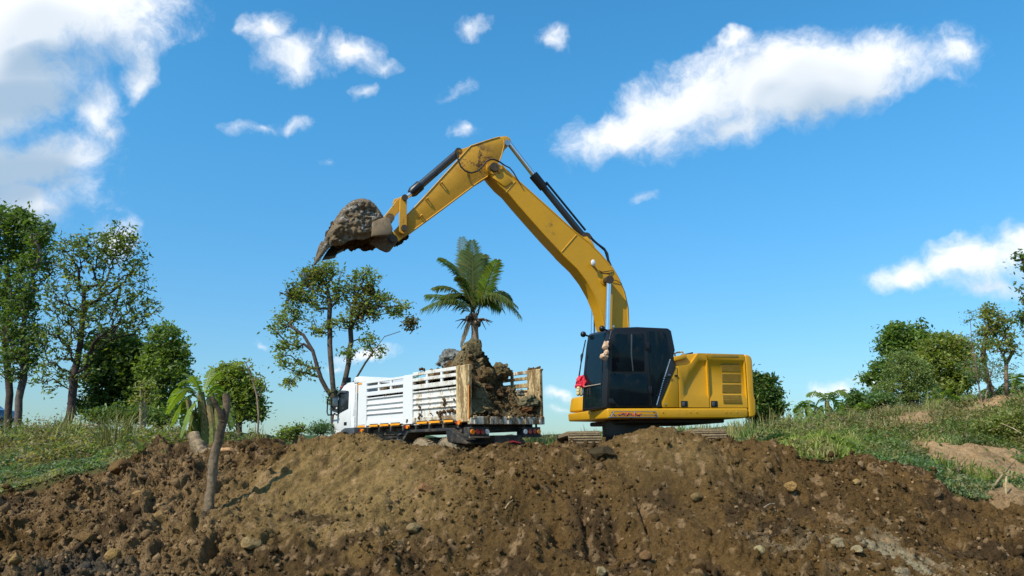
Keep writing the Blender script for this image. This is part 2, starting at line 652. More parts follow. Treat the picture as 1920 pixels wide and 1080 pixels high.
# ------------------------------------------------------------------ the lie of the land
ST = [6.0, 8.5, 10, 11.5, 13, 14.2, 17, 21, 26, 32, 45, 90]
TAB = {   # heading (as a pixel column) : image heights of the ground at the stations above (8.5 m ... 90 m)
    -500: [1200, 1090, 1000, 950, 925, 870, 800, 785, 790, 805, 835],
    0: [1190, 1085, 990, 928, 905, 862, 815, 807, 808, 815, 840],
    160: [1190, 1085, 985, 897, 880, 846, 819, 813, 813, 818, 840],
    250: [1190, 1085, 975, 868, 856, 839, 827, 824, 816, 818, 840],
    330: [1190, 1085, 965, 874, 866, 850, 823, 820, 812, 820, 840],
    430: [1190, 1085, 955, 862, 858, 842, 826, 824, 816, 822, 840],
    480: [1190, 1085, 950, 846, 840, 835, 830, 828, 818, 822, 840],
    530: [1195, 1085, 948, 832, 838, 848, 850, 834, 826, 826, 840],
    565: [1200, 1085, 945, 818, 848, 872, 872, 850, 832, 828, 840],
    640: [1200, 1085, 945, 813, 870, 894, 887, 875, 850, 830, 840],
    690: [1200, 1085, 945, 811, 890, 896, 889, 880, 860, 832, 840],
    730: [1200, 1085, 948, 828, 898, 896, 889, 880, 860, 832, 840],
    800: [1200, 1085, 950, 842, 900, 896, 889, 880, 860, 832, 840],
    870: [1200, 1085, 950, 838, 900, 896, 889, 876, 850, 830, 840],
    940: [1200, 1085, 948, 819, 900, 896, 888, 862, 825, 820, 840],
    1040: [1200, 1085, 948, 812, 893, 896, 886, 850, 818, 818, 840],
    1110: [1200, 1085, 950, 816, 890, 896, 882, 845, 814, 816, 840],
    1150: [1200, 1085, 950, 798, 890, 896, 876, 840, 812, 815, 840],
    1180: [1200, 1085, 950, 794, 890, 896, 870, 836, 810, 814, 840],
    1250: [1200, 1085, 945, 804, 880, 892, 862, 830, 808, 814, 840],
    1330: [1200, 1085, 945, 812, 872, 880, 850, 822, 806, 814, 840],
    1400: [1200, 1085, 948, 826, 852, 862, 838, 812, 802, 812, 840],
    1460: [1200, 1085, 952, 838, 842, 836, 818, 800, 796, 810, 840],
    1560: [1200, 1085, 960, 848, 846, 834, 812, 792, 790, 808, 840],
    1610: [1200, 1085, 968, 864, 857, 838, 808, 784, 784, 806, 840],
    1700: [1200, 1085, 990, 895, 880, 842, 800, 776, 778, 802, 840],
    1800: [1200, 1090, 1000, 930, 905, 850, 790, 760, 764, 796, 838],
    1920: [1200, 1095, 1010, 947, 930, 868, 782, 746, 748, 790, 836],
    2500: [1200, 1100, 1010, 950, 925, 850, 760, 700, 700, 770, 830],
}
_cols = sorted(TAB)
_t = np.array([(c - 960) / FPX / 1.03 for c in _cols])
_z = np.zeros((len(_cols), len(ST)))
for i, c in enumerate(_cols):
    _z[i, 0] = -2.35
    for j, py in enumerate(TAB[c]):
        _z[i, j + 1] = ab(c, py)[1] * ST[j + 1]
_tf = np.linspace(-1.2, 1.2, 961)
_yf = np.linspace(0, 95, 951)
_zt = np.stack([np.interp(_tf, _t, _z[:, j]) for j in range(len(ST))], 1)
_k = np.exp(-np.linspace(-2, 2, 13) ** 2)
_k /= _k.sum()
_zt = np.stack([np.convolve(np.pad(_zt[:, j], 6, mode='edge'), _k, 'valid') for j in range(len(ST))], 1)
_grid = np.stack([np.interp(_yf, ST, _zt[i]) for i in range(len(_tf))], 0)
_k2 = np.exp(-np.linspace(-2, 2, 7) ** 2)
_k2 /= _k2.sum()
_grid = np.stack([np.convolve(np.pad(r_, 3, mode='edge'), _k2, 'valid') for r_ in _grid], 0)


def hbase(x, y):
    x = np.asarray(x, float)
    y = np.asarray(y, float)
    yy = np.clip(y, 3.0, 94.9)
    t = np.clip(x / yy, -1.199, 1.199)
    a = (t + 1.2) / 2.4 * 960
    b = yy / 95 * 950
    i = np.clip(a.astype(int), 0, 959)
    j = np.clip(b.astype(int), 0, 949)
    fa, fb = a - i, b - j
    G = _grid
    return G[i, j] * (1 - fa) * (1 - fb) + G[i + 1, j] * fa * (1 - fb) + G[i, j + 1] * (1 - fa) * fb + G[i + 1, j + 1] * fa * fb


def pxcol(x, y):
    return 960 + x / np.maximum(y, .1) * FPX * 1.03


def dirt_mask(x, y):
    """1 on bare dug earth"""
    c = pxcol(x, y)
    wob = fbm(p3(x * .8, y * .8), 3, 5) * .5
    lim = np.interp(c, [-600, 0, 190, 240, 300, 520, 560, 640, 1200, 1330, 1420, 1500, 3000],
                    [13.2, 13.1, 13.3, 14.6, 18.5, 21.0, 21, 26, 26, 17, 14.2, 13.3, 13.3])
    return 1 - sstep(y + wob, lim - .15, lim + .35)


def mound_detail(x, y):
    """clods and slumps on the dug slope"""
    c = pxcol(x, y)
    left = 1 - sstep(c, 380, 500)
    sandy = np.exp(-(((x + 2.75) / 1.75) ** 2 + ((y - 11.7) / 1.35) ** 2) ** 1.5)
    smooth_r = np.exp(-(((x - 3.1) / 1.7) ** 2 + ((y - 11.6) / .9) ** 2) ** 1.5)
    rough = np.clip(.82 + .5 * left - .55 * sandy - .5 * smooth_r + .35 * fbm(p3(x * .55, y * .55), 2, 95), .2, 1.5)
    wx = x + .07 * fbm(p3(x * 3, y * 3), 4, 31)
    wy = y + .07 * fbm(p3(x * 3, y * 3), 4, 37)
    z = .17 * fbm(p3(x * .75, y * .75), 3, 1)
    for sc, amp, sd, cov in ((1.5, .14, 3, .5), (3.4, .095, 4, .45), (7.5, .055, 6, .45), (16., .030, 8, .5)):
        z = z + amp * rough * blocks(wx * sc, wy * sc * .9, sd, cov)
    z = z + rough * .05 * np.abs(fbm(p3(wx * 5, wy * 5), 4, 11))
    z = z + .016 * fbm(p3(x * 26, y * 26), 3, 12) * (.4 + rough)
    z = z - rough * .045 * (1 - sstep(np.abs(fbm(p3(wx * 6.5, wy * 6.5), 3, 17)), .0, .16))
    cr = np.abs(fbm(p3(wx * 2.2, wy * 2.2), 4, 15))
    z = z - rough * .07 * (1 - sstep(cr, .0, .09))
    # slump steps running across the sandy face
    st = fbm(p3(x * .9 + y * .9, (y - x) * 2.6), 4, 21)
    z = z + sandy * .13 * st - sandy * .10 * sstep(st, .25, .5)
    for hx, hy, hr, hd in ((.3, 11.35, .45, .22), (1.3, 10.6, .55, .2), (-.7, 10.4, .7, .22), (2.5, 11.6, .6, .16), (4.4, 11.8, .7, .18), (-1.4, 11.3, .45, .18), (6.2, 11.5, .8, .18)):
        z = z - hd * np.exp(-((x - hx) / hr) ** 2 - ((y - hy) / (hr * .5)) ** 2)
    # digging grooves left by bucket teeth
    for gx, gy, gl, gw, gd in ((1.02, 11.15, .55, .05, .10), (1.42, 11.05, .6, .09, .08), (1.85, 11.25, .45, .04, .10), (.62, 11.0, .3, .10, .16), (-3.85, 10.65, .4, .07, .10)):
        z = z - 1.7 * gd * np.exp(-((x - gx) / gw) ** 2 - ((y - gy) / gl) ** 4)
    return z - .075 * rough ** .5


DN = np.array([0, -.5, .82])      # the slope's outward direction: clods stand out along it


def slope_pt(x, y, lift=0.0):
    x, y = np.asarray(x, float), np.asarray(y, float)
    d = mound_detail(x, y) + lift
    return np.stack([x, y + DN[1] * d, hbase(x, y) + DN[2] * d], -1)


def hdirt(x, y):
    return hbase(x, y) + mound_detail(np.asarray(x, float), np.asarray(y, float))


# soil colours -------------------------------------------------------
C_BROWN = np.array([.116, .066, .023])
C_SAND = np.array([.220, .142, .054])
C_DARK = np.array([.050, .030, .014])
C_GREY = np.array([.075, .062, .045])
C_PALE = np.array([.27, .215, .13])
C_TANB = np.array([.300, .190, .095])
C_GRASSY = np.array([.055, .060, .020])


def soil(x, y):
    n1 = fbm(p3(x * .9, y * .9), 4, 41)
    n2 = fbm(p3(x * 3.1, y * 3.1), 4, 43)
    n3 = fbm(p3(x * 9, y * 9), 3, 47)
    c = pxcol(x, y)
    col = np.repeat(C_BROWN[None], len(x), 0) * (1 + .18 * n1 + .12 * n2)[:, None]

    def mx(a, b):
        return a * (1 - b[1][:, None]) + b[0][None] * b[1][:, None]
    sand = np.exp(-(((x + 2.7) / 1.9) ** 2 + ((y - 11.8) / 1.45) ** 2) ** 1.3)
    sand = np.clip(sand * 1.1 + .25 * n2 * sand, 0, 1)
    col = mx(col, (C_SAND, sand))
    col = mx(col, (C_TANB * .78, (1 - sstep(c, 330, 520)) * np.clip(.5 + .6 * n1, 0, 1)))
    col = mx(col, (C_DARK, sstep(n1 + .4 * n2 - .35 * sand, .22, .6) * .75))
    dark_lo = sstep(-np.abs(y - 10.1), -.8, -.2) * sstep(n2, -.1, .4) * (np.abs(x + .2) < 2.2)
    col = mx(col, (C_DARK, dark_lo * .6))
    col = mx(col, (C_GREY, np.exp(-((x + 5.6) / 1.0) ** 2 - ((y - 10.4) / .5) ** 2) * sstep(n2, -.4, .2)))
    col = mx(col, (C_PALE, np.clip(1.5 * np.exp(-((x - 5.0) / .75) ** 2 - ((y - 10.45) / .75) ** 2) * sstep(n2 + .6 * n3, -.15, .35), 0, 1)))
    col = mx(col, (C_PALE, .6 * np.exp(-((x - 3.45) / .55) ** 2 - ((y - 10.7) / .25) ** 2) * sstep(n3, 0, .3)))
    col = mx(col, (C_SAND, .55 * np.exp(-((x - 2.6) / 1.1) ** 2 - ((y - 12.5) / .5) ** 2)))
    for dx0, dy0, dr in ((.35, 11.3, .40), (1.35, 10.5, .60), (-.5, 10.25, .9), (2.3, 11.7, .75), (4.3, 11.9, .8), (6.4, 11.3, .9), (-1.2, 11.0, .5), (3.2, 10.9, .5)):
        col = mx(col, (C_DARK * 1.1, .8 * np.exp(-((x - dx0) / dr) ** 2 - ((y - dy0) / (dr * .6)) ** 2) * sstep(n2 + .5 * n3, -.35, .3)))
    col = mx(col, (C_TANB, .6 * sstep(n3 + .3 * n2, .55, .8)))
    return col


# big ground sheet ------------------------------------------------------
def axis_pts(lo, hi, step, far, k):
    a = list(np.arange(lo, hi + 1e-6, step))
    s_, p_ = step, hi
    while p_ < far:
        s_ *= k
        p_ += s_
        a.append(p_)
    s_, p_ = step, lo
    pre = []
    while p_ > -far:
        s_ *= k
        p_ -= s_
        pre.append(p_)
    return np.array(pre[::-1] + a)


gx = axis_pts(-26, 30, .22, 5000, 1.22)
gy = axis_pts(7, 46, .22, 5000, 1.22)
X, Y = np.meshgrid(gx, gy)
xf, yf_ = X.ravel(), Y.ravel()
zb = hbase(xf, yf_)
dm = dirt_mask(xf, yf_)
nz = .10 * fbm(p3(xf * .6, yf_ * .6), 4, 51) + .05 * fbm(p3(xf * 2.2, yf_ * 2.2), 3, 52)
near = (yf_ > 4) & (yf_ < 90)
patch = (xf > -14.6) & (xf < 15.2) & (np.abs(pxcol(xf, yf_) - 960) < 1440) & (yf_ > 8.3) & (yf_ < np.where(pxcol(xf, yf_) < 600, 17.6, 15.3))


def sandpatch(x, y):
    """bare pale earth showing through on the right bank and the eroded left bank"""
    c = pxcol(x, y)
    n = fbm(p3(x * .9, y * .9), 4, 61)
    a = np.exp(-(((c - 1860) / 95) ** 2 + ((y - 16.2) / 1.9) ** 2) ** 2) * 1.2
    a = np.maximum(a, np.exp(-(((c - 1905) / 50) ** 2 + ((y - 13.6) / .7) ** 2)) * 1.2)
    a = np.maximum(a, np.exp(-(((c - 1720) / 40) ** 2 + ((y - 22) / 1.6) ** 2)))
    a = np.maximum(a, np.exp(-(((c - 1880) / 70) ** 2 + ((y - 24) / 1.6) ** 2)) * 1.1)
    a = np.maximum(a, np.exp(-(((c - 1640) / 50) ** 2 + ((y - 20.5) / .7) ** 2)) * .8)
    return np.clip(sstep(a + .45 * n, .38, .68), 0, 1)


zz = zb + nz * near * (1 - dm * .3)
zz = np.where(patch, zz - .35 * dm, zz)
sp = sandpatch(xf, yf_)
zz = zz + sp * .06 * fbm(p3(xf * 3, yf_ * 3), 3, 63)
gc = np.repeat(C_GRASSY[None], len(xf), 0) * (1 + .3 * fbm(p3(xf * .5, yf_ * .5), 3, 71))[:, None]
gc = gc * (1 - sp[:, None]) + (C_TANB * 1.05)[None] * sp[:, None]
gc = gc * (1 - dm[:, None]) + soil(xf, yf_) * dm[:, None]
nx, ny = len(gx), len(gy)
ii = np.arange(nx * ny).reshape(ny, nx)
Fg = np.stack([ii[:-1, :-1], ii[:-1, 1:], ii[1:, 1:], ii[1:, :-1]], -1).reshape(-1, 4)
tag(mesh_np('ground', np.stack([xf, yf_, zz], -1), Fg, M['ground'], None, np.clip(gc, .005, 1), True), kind='structure')


def hground(x, y):
    x = np.atleast_1d(np.asarray(x, float))
    y = np.atleast_1d(np.asarray(y, float))
    return hbase(x, y) + .10 * fbm(p3(x * .6, y * .6), 4, 51) + .05 * fbm(p3(x * 2.2, y * 2.2), 3, 52)


# the dug slope, in fine mesh ------------------------------------------
mxs = np.arange(-14.4, 15.0, .024)
mys = np.arange(8.45, 17.9, .024)
X, Y = np.meshgrid(mxs, mys)
xf, yf_ = X.ravel(), Y.ravel()
pc_ = pxcol(xf, yf_)
inside = (np.abs(pc_ - 960) < 1440) & ((yf_ < 15.2) | ((pc_ < 620) & (pc_ > 180)))
dm = dirt_mask(xf, yf_)
edge = sstep(np.minimum.reduce([xf - mxs[0], mxs[-1] - xf, yf_ - mys[0], np.where(pc_ < 620, mys[-1], 15.2) - yf_]), .02, .35)
kk = dm * edge
det = np.zeros(len(xf))
det[inside] = mound_detail(xf[inside], yf_[inside])
zz = hbase(xf, yf_) + det * kk * DN[2] - .45 * (1 - kk)
yd = yf_ + det * kk * DN[1]
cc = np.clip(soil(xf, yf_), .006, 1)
nx, ny = len(mxs), len(mys)
ii = np.arange(nx * ny).reshape(ny, nx)
Fg = np.stack([ii[:-1, :-1], ii[:-1, 1:], ii[1:, 1:], ii[1:, :-1]], -1).reshape(-1, 4)
keep = (inside & (kk > .01))[Fg].any(1)
Fg = Fg[keep]
used = np.unique(Fg)
remap = -np.ones(nx * ny, int)
remap[used] = np.arange(len(used))
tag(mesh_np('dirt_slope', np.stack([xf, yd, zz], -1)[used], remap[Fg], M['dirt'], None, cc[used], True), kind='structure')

# bare sandy soil of the right bank, in finer mesh ---------------------
bx, by = np.arange(5.0, 19.0, .05), np.arange(12.6, 27.5, .05)
X, Y = np.meshgrid(bx, by)
xf, yf_ = X.ravel(), Y.ravel()
pc_ = pxcol(xf, yf_)
sp = sandpatch(xf, yf_) * (pc_ > 1500) * (pc_ < 2100)
d1_, v1_ = worley(xf * 2.2, yf_ * 2.2, 301)
gully = np.abs(fbm(p3(xf * 1.1, yf_ * .5), 4, 303))
zz = hbase(xf, yf_) + .10 * fbm(p3(xf * .6, yf_ * .6), 4, 51) + .05 * fbm(p3(xf * 2.2, yf_ * 2.2), 3, 52)
zz = zz + .02 + .06 * fbm(p3(xf * 2.6, yf_ * 2.6), 4, 305) - .10 * (1 - sstep(gully, 0, .16)) + .05 * np.sqrt(np.clip(1 - (d1_ / .6) ** 2, 0, 1)) * (v1_ > .5) + .02 * fbm(p3(xf * 9, yf_ * 9), 2, 306)
zz = zz - .3 * (1 - sstep(sp, .02, .35))
bc_ = np.repeat((C_TANB * 1.0)[None], len(xf), 0) * (1 + .22 * fbm(p3(xf * 1.5, yf_ * 1.5), 4, 307) + .15 * fbm(p3(xf * 7, yf_ * 7), 2, 308))[:, None]
nx, ny = len(bx), len(by)
ii = np.arange(nx * ny).reshape(ny, nx)
Fg = np.stack([ii[:-1, :-1], ii[:-1, 1:], ii[1:, 1:], ii[1:, :-1]], -1).reshape(-1, 4)
Fg = Fg[(sp > .01)[Fg].any(1)]
used = np.unique(Fg)
remap = -np.ones(nx * ny, int)
remap[used] = np.arange(len(used))
tag(mesh_np('bare_soil', np.stack([xf, yf_, zz], -1)[used], remap[Fg], M['dirt'], None, np.clip(bc_, .01, 1)[used], True), kind='structure')

# far hills -----------------------------------------------------------------
hv, hc = [], []
hxs = np.linspace(-4200, 4200, 240)
for j, (yy, k) in enumerate(((2300, 0), (2500, .45), (2750, .85), (3000, 1.0), (3400, .7))):
    top = 55 + 26 * fbm(p3(hxs / 420, hxs * 0 + 3), 4, 81) + 55 * np.exp(-((hxs + 800) / 230) ** 2) + 15 * fbm(p3(hxs / 90, hxs * 0 + j), 3, 82)
    hv.append(np.stack([hxs, hxs * 0 + yy + 60 * fbm(p3(hxs / 300, hxs * 0 + j), 2, 83), top * k - 5], -1))
hv = np.concatenate(hv)
ii = np.arange(len(hv)).reshape(5, -1)
Fh = np.stack([ii[:-1, :-1], ii[:-1, 1:], ii[1:, 1:], ii[1:, :-1]], -1).reshape(-1, 4)
hcol = np.repeat(np.array([[.045, .075, .03]]), len(hv), 0) * (1 + .3 * fbm(hv / 130, 3, 84))[:, None]
tag(mesh_np('hills', hv, Fh, M['hill'], None, np.clip(hcol, .01, 1), True), kind='structure')


# ------------------------------------------------------------------ clods and stones
def ico(sub):
    import bmesh
    bm = bmesh.new()
    bmesh.ops.create_icosphere(bm, subdivisions=sub, radius=1.0)
    V = np.array([v.co[:] for v in bm.verts])
    Fc = np.array([[v.index for v in f_.verts] for f_ in bm.faces])
    bm.free()
    return V, Fc


ICO1, ICO2, ICO3 = ico(1), ico(2), ico(3)


def lump(base, seed, k=.35):
    """an angular clod: an icosphere cut by a few random planes"""
    r = np.random.default_rng(seed)
    V = base[0].copy()
    for _ in range(9):
        n = r.normal(size=3)
        n /= np.linalg.norm(n)
        d = r.uniform(.55, .88)
        s_ = V @ n
        V = np.where((s_ > d)[:, None], V - np.outer(s_ - d, n), V)
    V = V * (1 + k * .35 * fbm(V * 1.7 + seed, 3, seed))[:, None]
    V *= np.array([1, r.uniform(.7, 1.0), r.uniform(.55, .85)])
    return V, base[1]


def rand_rot(n, r):
    q = r.normal(size=(n, 4))
    q /= np.linalg.norm(q, axis=1)[:, None]
    w, x, y, z = q.T
    return np.stack([np.stack([1 - 2 * (y * y + z * z), 2 * (x * y - z * w), 2 * (x * z + y * w)], -1),
                     np.stack([2 * (x * y + z * w), 1 - 2 * (x * x + z * z), 2 * (y * z - x * w)], -1),
                     np.stack([2 * (x * z - y * w), 2 * (y * z + x * w), 1 - 2 * (x * x + y * y)], -1)], 1)


def scatter(name, proto, P, size, col, mat, r):
    V, Fc = [], []
    n = len(P)
    Rm = rand_rot(n, r)
    which = r.integers(0, len(proto), n)
    cs = []
    b = 0
    for k, (pv, pf) in enumerate(proto):
        s_ = np.where(which == k)[0]
        if not len(s_):
            continue
        vv = np.einsum('nij,vj->nvi', Rm[s_], pv) * size[s_, None, None] + P[s_, None, :]
        m_ = len(pv)
        ff = pf[None] + (np.arange(len(s_)) * m_)[:, None, None] + b
        V.append(vv.reshape(-1, 3))
        Fc.append(ff.reshape(-1, pf.shape[1]))
        cs.append(np.repeat(col[s_], m_, 0))
        b += len(s_) * m_
    return mesh_np(name, np.concatenate(V), np.concatenate(Fc), mat, None, np.concatenate(cs), False)


def dirt_points(n, r, lo=8.8, hi=14.6):
    y = r.uniform(lo, hi, n * 3)
    c = r.uniform(-330, 2260, n * 3)
    x = (c - 960) / FPX / 1.03 * y
    left = 1 - sstep(c, 380, 520)
    sandy = np.exp(-(((x + 2.75) / 1.75) ** 2 + ((y - 11.7) / 1.35) ** 2) ** 1.5)
    cl = fbm(p3(x * .8, y * .8), 3, 91)
    pr = np.clip(.45 + .35 * left - .33 * sandy + .35 * cl, .04, 1) * dirt_mask(x, y)
    k = r.uniform(0, 1, n * 3) < pr
    return x[k][:n], y[k][:n]


r_ = np.random.default_rng(3)
small = [lump(ICO1, s_) for s_ in range(8)]
x, y = dirt_points(25000, r_)
n = len(x)
sz = .009 + .016 * r_.pareto(2.6, n).clip(0, 2.4)
cb = soil(x, y) * r_.uniform(.75, 1.25, n)[:, None]
tanm = r_.uniform(0, 1, n) < .09
cb[tanm] = C_TANB * r_.uniform(.7, 1.35, tanm.sum())[:, None]
tag(scatter('dirt_crumbs', small, slope_pt(x, y, sz * .2), sz, cb, M['dirt'], r_), kind='stuff')
mid = [lump(ICO2, 20 + s_, .5) for s_ in range(10)]
x, y = dirt_points(2900, r_, 9.2, 14.2)
n = len(x)
sz = (.026 + .028 * r_.pareto(2.8, n).clip(0, 2.6)) * np.where(x < -4.2, 1.15, .85)
cb = soil(x, y) * r_.uniform(.7, 1.2, n)[:, None]
tanm = r_.uniform(0, 1, n) < np.where(x < -4.2, .16, .04)
cb[tanm] = C_TANB * r_.uniform(.6, 1.1, tanm.sum())[:, None]
tag(scatter('dirt_clods', mid, slope_pt(x, y, sz * .15), sz, cb, M['dirt'], r_), kind='stuff')


def ground_hit(px, py, fn=hdirt):
    """the point of the slope seen at a pixel"""
    ys = np.linspace(8.6, 14.4, 600)
    d = ray(px, py)
    xs = d[0] / d[1] * ys
    zs = d[2] / d[1] * ys
    hh = fn(xs, ys)
    k = np.argmax(hh > zs)
    if not (hh > zs).any():
        k = 420
    return np.array([xs[k], ys[k], hh[k]])


# stones one can point to: (px, py, size px, colour, label)
STONES = [
    (1130, 853, 26, (.075, .058, .036), 'large dark grey angular boulder embedded in the slope below the excavator track'),
    (266, 930, 18, (.36, .235, .12), 'tall tan broken stone standing on the left dirt bank'),
    (303, 972, 19, (.37, .25, .13), 'broad tan stone with a flat lit face left of the dead tree trunk'),
    (340, 996, 17, (.20, .135, .07), 'brown block of clay lying just left of the dead trunk foot'),
    (798, 920, 15, (.27, .155, .085), 'reddish brown stone on the slope under the truck wheels'),
    (776, 992, 15, (.26, .20, .12), 'pale grey pointed stone half buried low in the middle slope'),
    (1482, 915, 12, (.40, .26, .12), 'orange tan upright stone on the right shoulder of the mound'),
    (1424, 1034, 13, (.42, .36, .22), 'pale yellow stone at the lower right of the slope'),
    (1310, 1062, 15, (.16, .10, .05), 'rounded brown clod among pebbles at the bottom centre right'),
    (1211, 1050, 12, (.24, .145, .08), 'brown pointed stone near the bottom edge below the excavator'),
    (1305, 935, 12, (.26, .19, .10), 'tan twin lumped stone on the slope below the engine cover'),
    (1126, 1075, 10, (.42, .36, .24), 'cream pebble at the bottom edge of the slope'),
    (1606, 1035, 14, (.38, .32, .22), 'chalky white rock in the pale patch at lower right'),
    (1570, 1020, 12, (.36, .30, .21), 'small chalky rock beside the pale patch at lower right'),
    (1605, 905, 9, (.35, .26, .13), 'small tan stone near the right grass edge'),
    (30, 1060, 16, (.28, .19, .09), 'tan stone in the bottom left corner'),
    (470, 1025, 20, (.34, .25, .14), 'long pale slab poking out of sand near the bottom left'),
    (215, 1045, 17, (.33, .22, .10), 'flat tan stone near the bottom left of the slope'),
    (165, 1010, 20, (.19, .12, .06), 'large rounded brown clod low on the left slope'),
    (225, 885, 22, (.17, .105, .05), 'big dark clod on the upper left dirt edge'),
]
for i, (px, py, sp_, c_, lab) in enumerate(STONES):
    p = ground_hit(px, py)
    sz = sp_ / FPX * p[1]
    V, Fc = lump(ICO3, 200 + i, .3)
    ang = i * 1.7
    V = V @ np.array([[math.cos(ang), -math.sin(ang), 0], [math.sin(ang), math.cos(ang), 0], [0, 0, 1]])
    V = V * np.array([1, 1, 1.15]) * sz
    cv = .80 * np.repeat(np.array([c_]) * np.array([[1.05, .96, .76]]), len(V), 0) * (1 + .18 * fbm(V / sz * 2, 3, i))[:, None]
    o = mesh_np('stone', V, Fc, M['dirt'], None, cv, True)
    o.data.set_sharp_from_angle(angle=math.radians(28))
    o.location = p + np.array([0, -.02, sz * .10])
    tag(o, lab, 'stone', 'stones lying on the dirt slope')
# ------------------------------------------------------------------ grass and ground cover
def blades(name, x, y, h, w, lean, col, kind='stuff', label=None, cat=None, z=None):
    n = len(x)
    r = np.random.default_rng(len(x) + 11)
    if z is None:
        z = hground(x, y) - .02
    az = r.uniform(0, 2 * math.pi, n)
    la = az + r.uniform(-.9, .9, n) + math.pi / 2
    side = np.stack([np.cos(az), np.sin(az), np.zeros(n)], -1)
    ld = np.stack([np.cos(la), np.sin(la), np.zeros(n)], -1)
    P = np.stack([x, y, z], -1)
    up = np.array([0, 0, 1.0])
    m1 = P + up * (h * .55)[:, None] + ld * (lean * h * .3)[:, None]
    tip = P + up * (h * (1 - .25 * lean))[:, None] + ld * (lean * h)[:, None]
    V = np.stack([P - side * w[:, None] * .5, P + side * w[:, None] * .5, m1 + side * w[:, None] * .42, m1 - side * w[:, None] * .42, tip], 1)
    b = (np.arange(n) * 5)[:, None]
    Fc = np.concatenate([b + np.array([[0, 1, 2]]), b + np.array([[0, 2, 3]]), b + np.array([[3, 2, 4]])], 0)
    C = np.repeat(col[:, None, :], 5, 1)
    C[:, 4] *= 1.15
    o = mesh_np(name, V.reshape(-1, 3), Fc, M['grassblade'], None, np.clip(C.reshape(-1, 3), .004, 1))
    return tag(o, label, cat, None, kind)


def leaflets(x, y, z, size, col, r, flat=.5):
    n = len(x)
    nrm = r.normal(size=(n, 3))
    nrm[:, 2] = np.abs(nrm[:, 2]) + flat
    nrm /= np.linalg.norm(nrm, axis=1)[:, None]
    a = np.cross(nrm, r.normal(size=(n, 3)))
    a /= np.linalg.norm(a, axis=1)[:, None]
    b = np.cross(nrm, a)
    P = np.stack([x, y, z], -1)
    s = size[:, None]
    V = np.stack([P - a * s, P + b * s * .42 - a * s * .1, P + a * s, P - b * s * .42 - a * s * .1], 1).reshape(-1, 3)
    Fc = np.arange(n * 4).reshape(n, 4)
    return V, Fc, np.repeat(col, 4, 0)


def wedge(n, c0, c1, y0, y1, r):
    y = np.sqrt(r.uniform(y0 * y0, y1 * y1, n))
    c = r.uniform(c0, c1, n)
    return (c - 960) / FPX / 1.03 * y, y, c


G_BRIGHT = np.array([0.216, 0.278, 0.044])
G_BLUE = np.array([0.144, 0.207, 0.094])
G_OLIVE = np.array([0.179, 0.200, 0.055])
G_DRY = np.array([.300, .240, .105])
G_BROWN = np.array([0.162, 0.126, 0.050])
G_DEEP = np.array([0.081, 0.146, 0.036])

rg = np.random.default_rng(77)


def colour_of(c, y, r):
    """what grows where on the two banks"""
    n = len(c)
    x = (c - 960) / FPX / 1.03 * y
    n1 = fbm(p3(x * .55, y * .55), 4, 101)
    n2 = fbm(p3(x * 1.7, y * 1.7), 3, 103)
    col = np.repeat(G_OLIVE[None], n, 0)

    def mx(k, a):
        nonlocal col
        k = np.clip(k, 0, 1)[:, None]
        col = col * (1 - k) + a[None] * k
    left = c < 700
    mx(np.where(left, (1 - sstep(y + n1 * .6, 16.0, 17.2)) * .95, 0), G_BLUE)
    mx(np.where(left, sstep(y + n1 * .5, 16.6, 17.2) * (1 - sstep(y + n2, 18.6, 20.0)), 0) * .9, G_BROWN)
    mx(np.where(~left, np.exp(-((c - 1520) / 130) ** 2 - ((y - 15.5) / 2.3) ** 2) * 1.3, 0), G_BRIGHT)
    mx(np.where(~left & (c > 1560), (1 - sstep(y + n1, 16.5, 18.6)) * sstep(c, 1590, 1680), 0), G_BLUE)
    mx(np.where(~left & (c > 1560), sstep(y + n1, 19, 20.5) * (1 - sstep(c + 60 * n2, 1840, 1900)) * .75, 0), G_BROWN * 1.15)
    mx(sstep(n2 + .4 * n1, .0, .5) * .7, G_DRY)
    mx(sstep(-n2 + .3 * n1, .25, .6) * .5, G_DEEP * 1.3)
    return col * r.uniform(.7, 1.3, n)[:, None]


# low creeping cover on both banks
xs, ys, cs = [], [], []
for c0, c1, y0, y1, n in ((-380, 420, 12.9, 20, 48000), (1400, 2330, 12.8, 22, 70000)):
    a, b, c = wedge(n, c0, c1, y0, y1, rg)
    xs.append(a), ys.append(b), cs.append(c)
x, y, c = map(np.concatenate, (xs, ys, cs))
k = (dirt_mask(x, y) < .35) & (sandpatch(x, y) + .25 * fbm(p3(x * 3, y * 3), 2, 5) < .45)
x, y, c = x[k], y[k], c[k]
n = len(x)
cl = np.clip(.5 + .9 * fbm(p3(x * 1.6, y * 1.6), 3, 109), 0, 1.4)
z = hground(x, y) + rg.uniform(-.02, .17, n) * cl
V, Fc, C = leaflets(x, y, z, rg.uniform(.025, .06, n), colour_of(c, y, rg), rg, .7)
tag(mesh_np('ground_cover', V, Fc, M['leaf'], None, C), kind='stuff')

